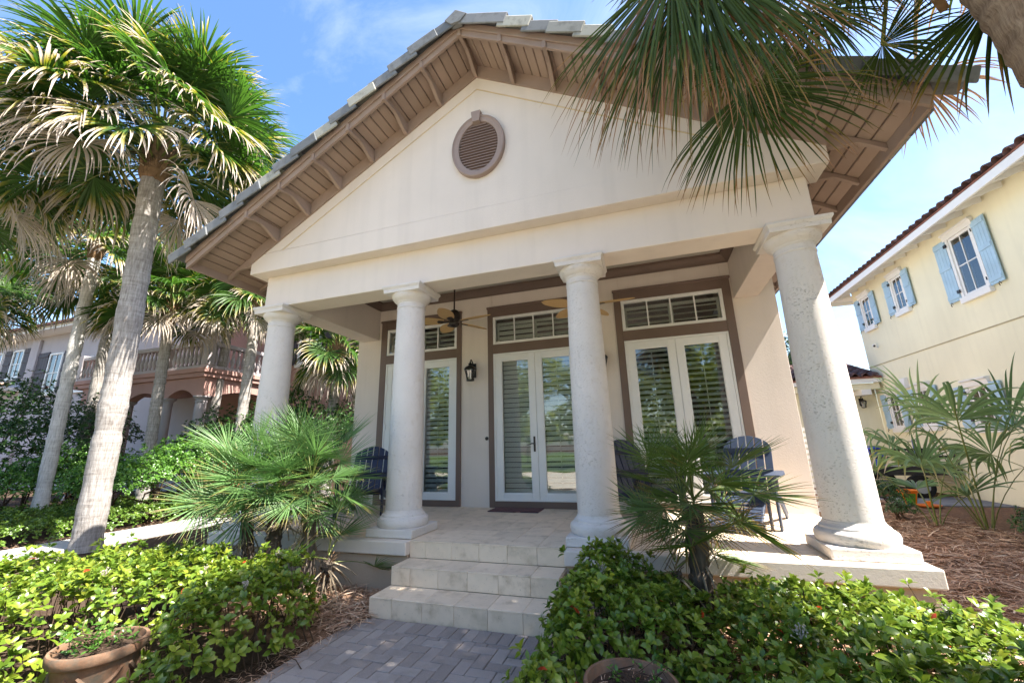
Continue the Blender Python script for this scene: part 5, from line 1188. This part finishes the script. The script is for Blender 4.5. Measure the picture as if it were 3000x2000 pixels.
for s in (-1, 1):
    MB().prism([(-.22, .05), (-.22, .09), (.16, .365), (.22, .365), (.22, .31), (.16, .30)], 'x', s * .235 - .012, s * .235 + .012).build('side_rail', SLATEBLUE, fs, .003)
    B(s * .262 - .012, s * .262 + .012, .12, .19, 0, .345).build('stool_leg', SLATEBLUE, fs, .003); B(s * .262 - .012, s * .262 + .012, -.235, -.19, 0, .12).build('stool_leg', SLATEBLUE, fs, .003)
B(-.25, .25, -.225, -.20, .02, .085).build('front_rail', SLATEBLUE, fs, .003)
fs.location = (2.33, .84, 0); fs.rotation_euler = (0, 0, R_(-24))

# ================================================================ terracotta pots
def pot(label, x, y, r, h, soil_z, seed):
    t = thing('terracotta_pot', label, 'pot', (x, y, G))
    pr_ = [(r * .60, 0), (r * .64, .02), (r * .80, h * .45), (r * .88, h * .78), (r * .90, h * .82), (r * .97, h * .83), (r * 1.02, h * .87), (r * 1.03, h * .97), (r * 1.0, h), (r * .93, h), (r * .90, h * .95), (r * .86, h * .7), (r * .5, h * .6)]
    MB().lathe(pr_, 44, (x, y, G)).build('pot_body', TERRA, t, smooth=True)
    rl = MB()
    for k in range(5):
        a0 = k * 1.2566 + .3; rr = r * .845; rl.tube([(x + (rr + .004) * math.cos(a0 + u), y + (rr + .004) * math.sin(a0 + u), G + h * (.74 - .22 * math.sin(math.pi * (u / 1.1)))) for u in np.linspace(.05, 1.05, 9)], .012, 6)
    stuffo(rl.build('swag_relief', TERRA, t, smooth=True))
    MB().lathe([(r * .91, h * soil_z), (r * .5, h * (soil_z + .03)), (.01, h * (soil_z + .04))], 24, (x, y, G)).build('potting_soil', SOIL, t)
    return t
pot('weathered terracotta pot with weedy plants, half buried in the left hedge', -1.84, -2.60, .225, .37, .90, 1)
pot('terracotta pot at the bottom edge in front of the right hedge', 1.25, -2.14, .225, .34, .86, 2)
def pot_plant(seed, label, x, y, z, r, n, mat):
    rng = np.random.default_rng(seed); root = thing('potted_plant', label, 'plant', (x, y, z)); P = np.column_stack([x + rng.normal(0, r * .5, n), y + rng.normal(0, r * .5, n), z + np.abs(rng.normal(0, .045, n)) + .01])
    pos, rot, s_, rd = rosettes(rng, P, unit(rng.normal(0, .5, (n, 3)) + UP), (3, 6), (.02, .04)); v, t_, q_, lf = scatter(*LEAF_T, pos, rot, s_, rd * .8); stuffo(link('foliage', npmesh('foliage', v, t_, q_, mat, lf), root))
    m = MB()
    for k in range(30): q = P[rng.integers(n)]; m.tube([(x + rng.normal(0, r * .4), y + rng.normal(0, r * .4), z - .01), tuple(q), tuple(q + rng.normal(0, .05, 3))], .0028, 4)
    stuffo(m.build('stems', TWIG, root)); return root
pot_plant(5, 'straggly green weeds growing in the left terracotta pot', -1.84, -2.60, G + .335, .19, 75, SHRUBL)
pot_plant(6, 'few dry stems and weeds in the bottom edge pot', 1.25, -2.14, G + .295, .17, 22, SHRUBL)
needles('dry_leaves', [(1.1, 1.4, -2.28, -2.0, 60)], NEEDLE, (.03, .06), .006).location = (0, 0, .29)
